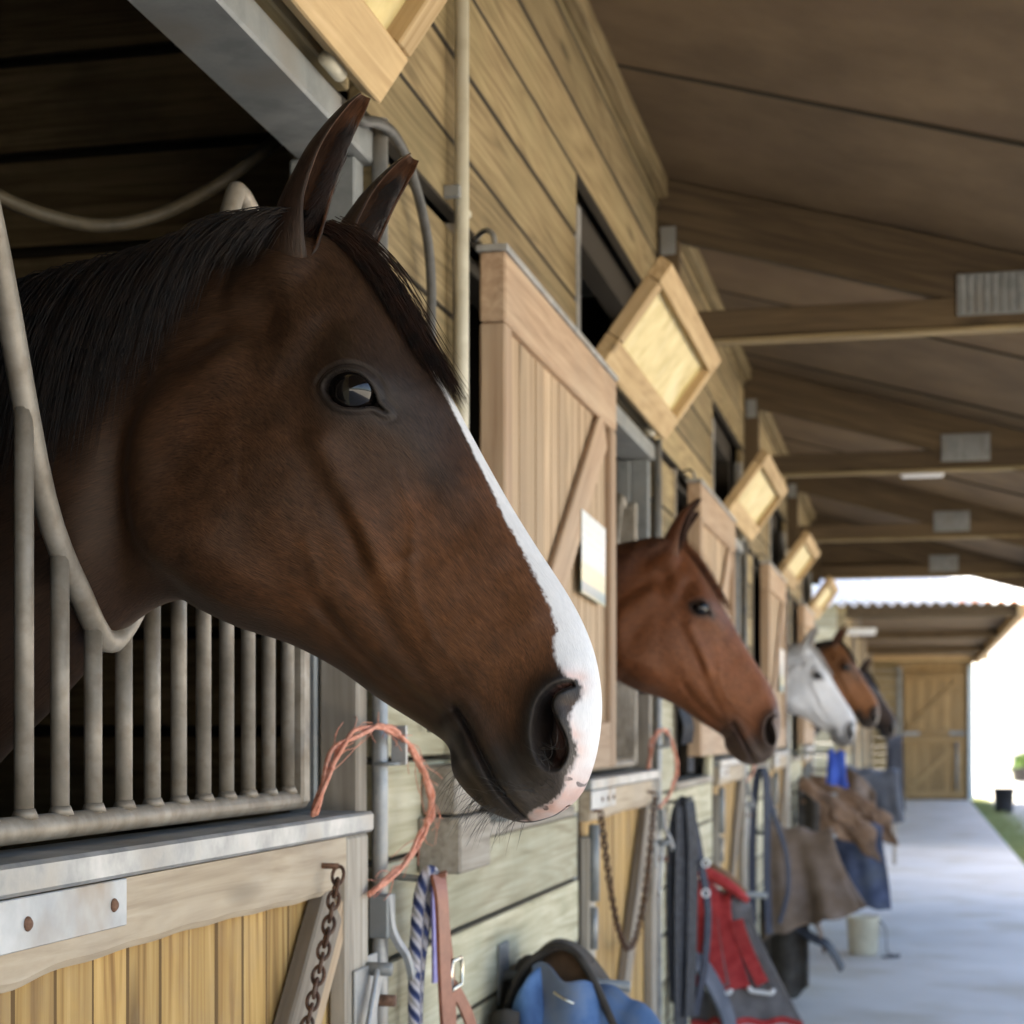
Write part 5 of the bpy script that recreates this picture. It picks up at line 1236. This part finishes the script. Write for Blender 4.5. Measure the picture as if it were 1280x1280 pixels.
# ---------------------------------------------------------------- yard on the right
def tub(x, y, r, h, label):
    t = thing('rubber_tub', label, 'bucket', (x, y, -.07)); lathe('shell', [(0, .005), (r * .8, .005), (r * .84, .02), (r, h), (r * 1.05, h), (r * 1.05, h - .02), (r * .97, h - .025), (r * .78, .04), (0, .035)], 'black_plastic', t, 28)
    tube('handle', [(r * math.cos(a), 0, h + .10 * math.sin(a)) for a in np.linspace(0, math.pi, 14)], .008, 'black_plastic', t, 8)
tub(2.42, 33.0, .19, .46, 'black rubber tub standing beside the walkway grass'); 
st2 = thing('hay_stand', 'dark water trough on a white block out in the yard', 'trough', (3.12, 40.0, -.07)); box('block', -.14, .14, -.14, .14, 0, .38, 'white_paint', st2, .01); lathe('trough', [(0, .385), (.15, .385), (.20, .68), (.21, .68), (.19, .66), (.14, .40), (0, .40)], 'black_plastic', st2, 20)
# grass strip: many blades
gv, gf = [], []
for i in range(15000):
    y = 14 + 26 * rng.random() ** 1.3; x = 1.98 + abs(rng.normal(0, .26)) * (1 if y < 33 else .8); 
    if x > 3.1: continue
    h_ = .03 + .05 * rng.random(); a = rng.random() * 6.28; w = .006; n0 = len(gv); lx, ly = (rng.random() - .5) * .05, (rng.random() - .5) * .05
    gv += [(x - w * math.cos(a), y - w * math.sin(a), -.07), (x + w * math.cos(a), y + w * math.sin(a), -.07), (x + lx, y + ly, -.07 + h_)]; gf.append((n0, n0 + 1, n0 + 2))
gr_ = mesh_obj('grass', gv, gf, noisy('grass_blades', (.20, .23, .08), (.32, .35, .15), 3, .6, 0, 0)); tag(gr_, 'strip of short green grass along the walkway edge', None, None, 'stuff')
# white house and shrubs far across the yard
hs_ = thing('white_house', 'white rendered building far across the sunlit yard', 'house', (14, 66, -.07))
box('wall', -11, 12, -3, 3, 0, 5.4, 'render_wall', hs_, .02)
V = [(-11.5, -3.6, 5.4), (12.5, -3.6, 5.4), (12.5, 3.6, 5.4), (-11.5, 3.6, 5.4), (-11.5, 0, 7.6), (12.5, 0, 7.6)]
mesh_obj('roof', V, [(0, 1, 5, 4), (2, 3, 4, 5), (0, 4, 3), (1, 2, 5), (0, 3, 2, 1)], M['ridge'], hs_)
for x in (-9, -5.5, -2, 2, 6):
    wf = box('window', x - .6, x + .6, -3.06, -2.99, 1.2, 2.7, 'white_paint', hs_, .01); pn = box('pane', x - .5, x + .5, -3.075, -3.062, 1.3, 2.6, 'glass_dark', None, .002); pn.parent = wf; pn.matrix_parent_inverse = Matrix.Translation(-Vector(wf.location))
def shrub(x, y, z, r, n, label, h=0):
    t = thing('shrub', label, 'shrub', (x, y, -.07)); lv, lf = [], []
    for i in range(n):
        d = rng.normal(size=3); d /= np.linalg.norm(d); p = d * r * rng.random() ** .4 * np.array((1, 1, .9)) + np.array((0, 0, z)); q = rng.normal(size=3) * .06; w = rng.normal(size=3) * .04; n0 = len(lv)
        lv += [p, p + q + w, p + 2 * q, p + q - w]; lf.append((n0, n0 + 1, n0 + 2, n0 + 3))
    mesh_obj('foliage', lv, lf, M['leaf'], t); tube('stem', [(0, 0, 0), (.03, .02, z * .5), (0, 0, z)], [.04, .03, .015], 'hose', t, 8)
shrub(4.6, 48, 1.7, .45, 900, 'small round shrub with a bare stem in the yard'); shrub(3.7, 46, .55, .40, 700, 'low round shrub near the far wing corner'); shrub(5.6, 52, 2.5, .6, 900, 'taller shrub with a bare stem before the white house')
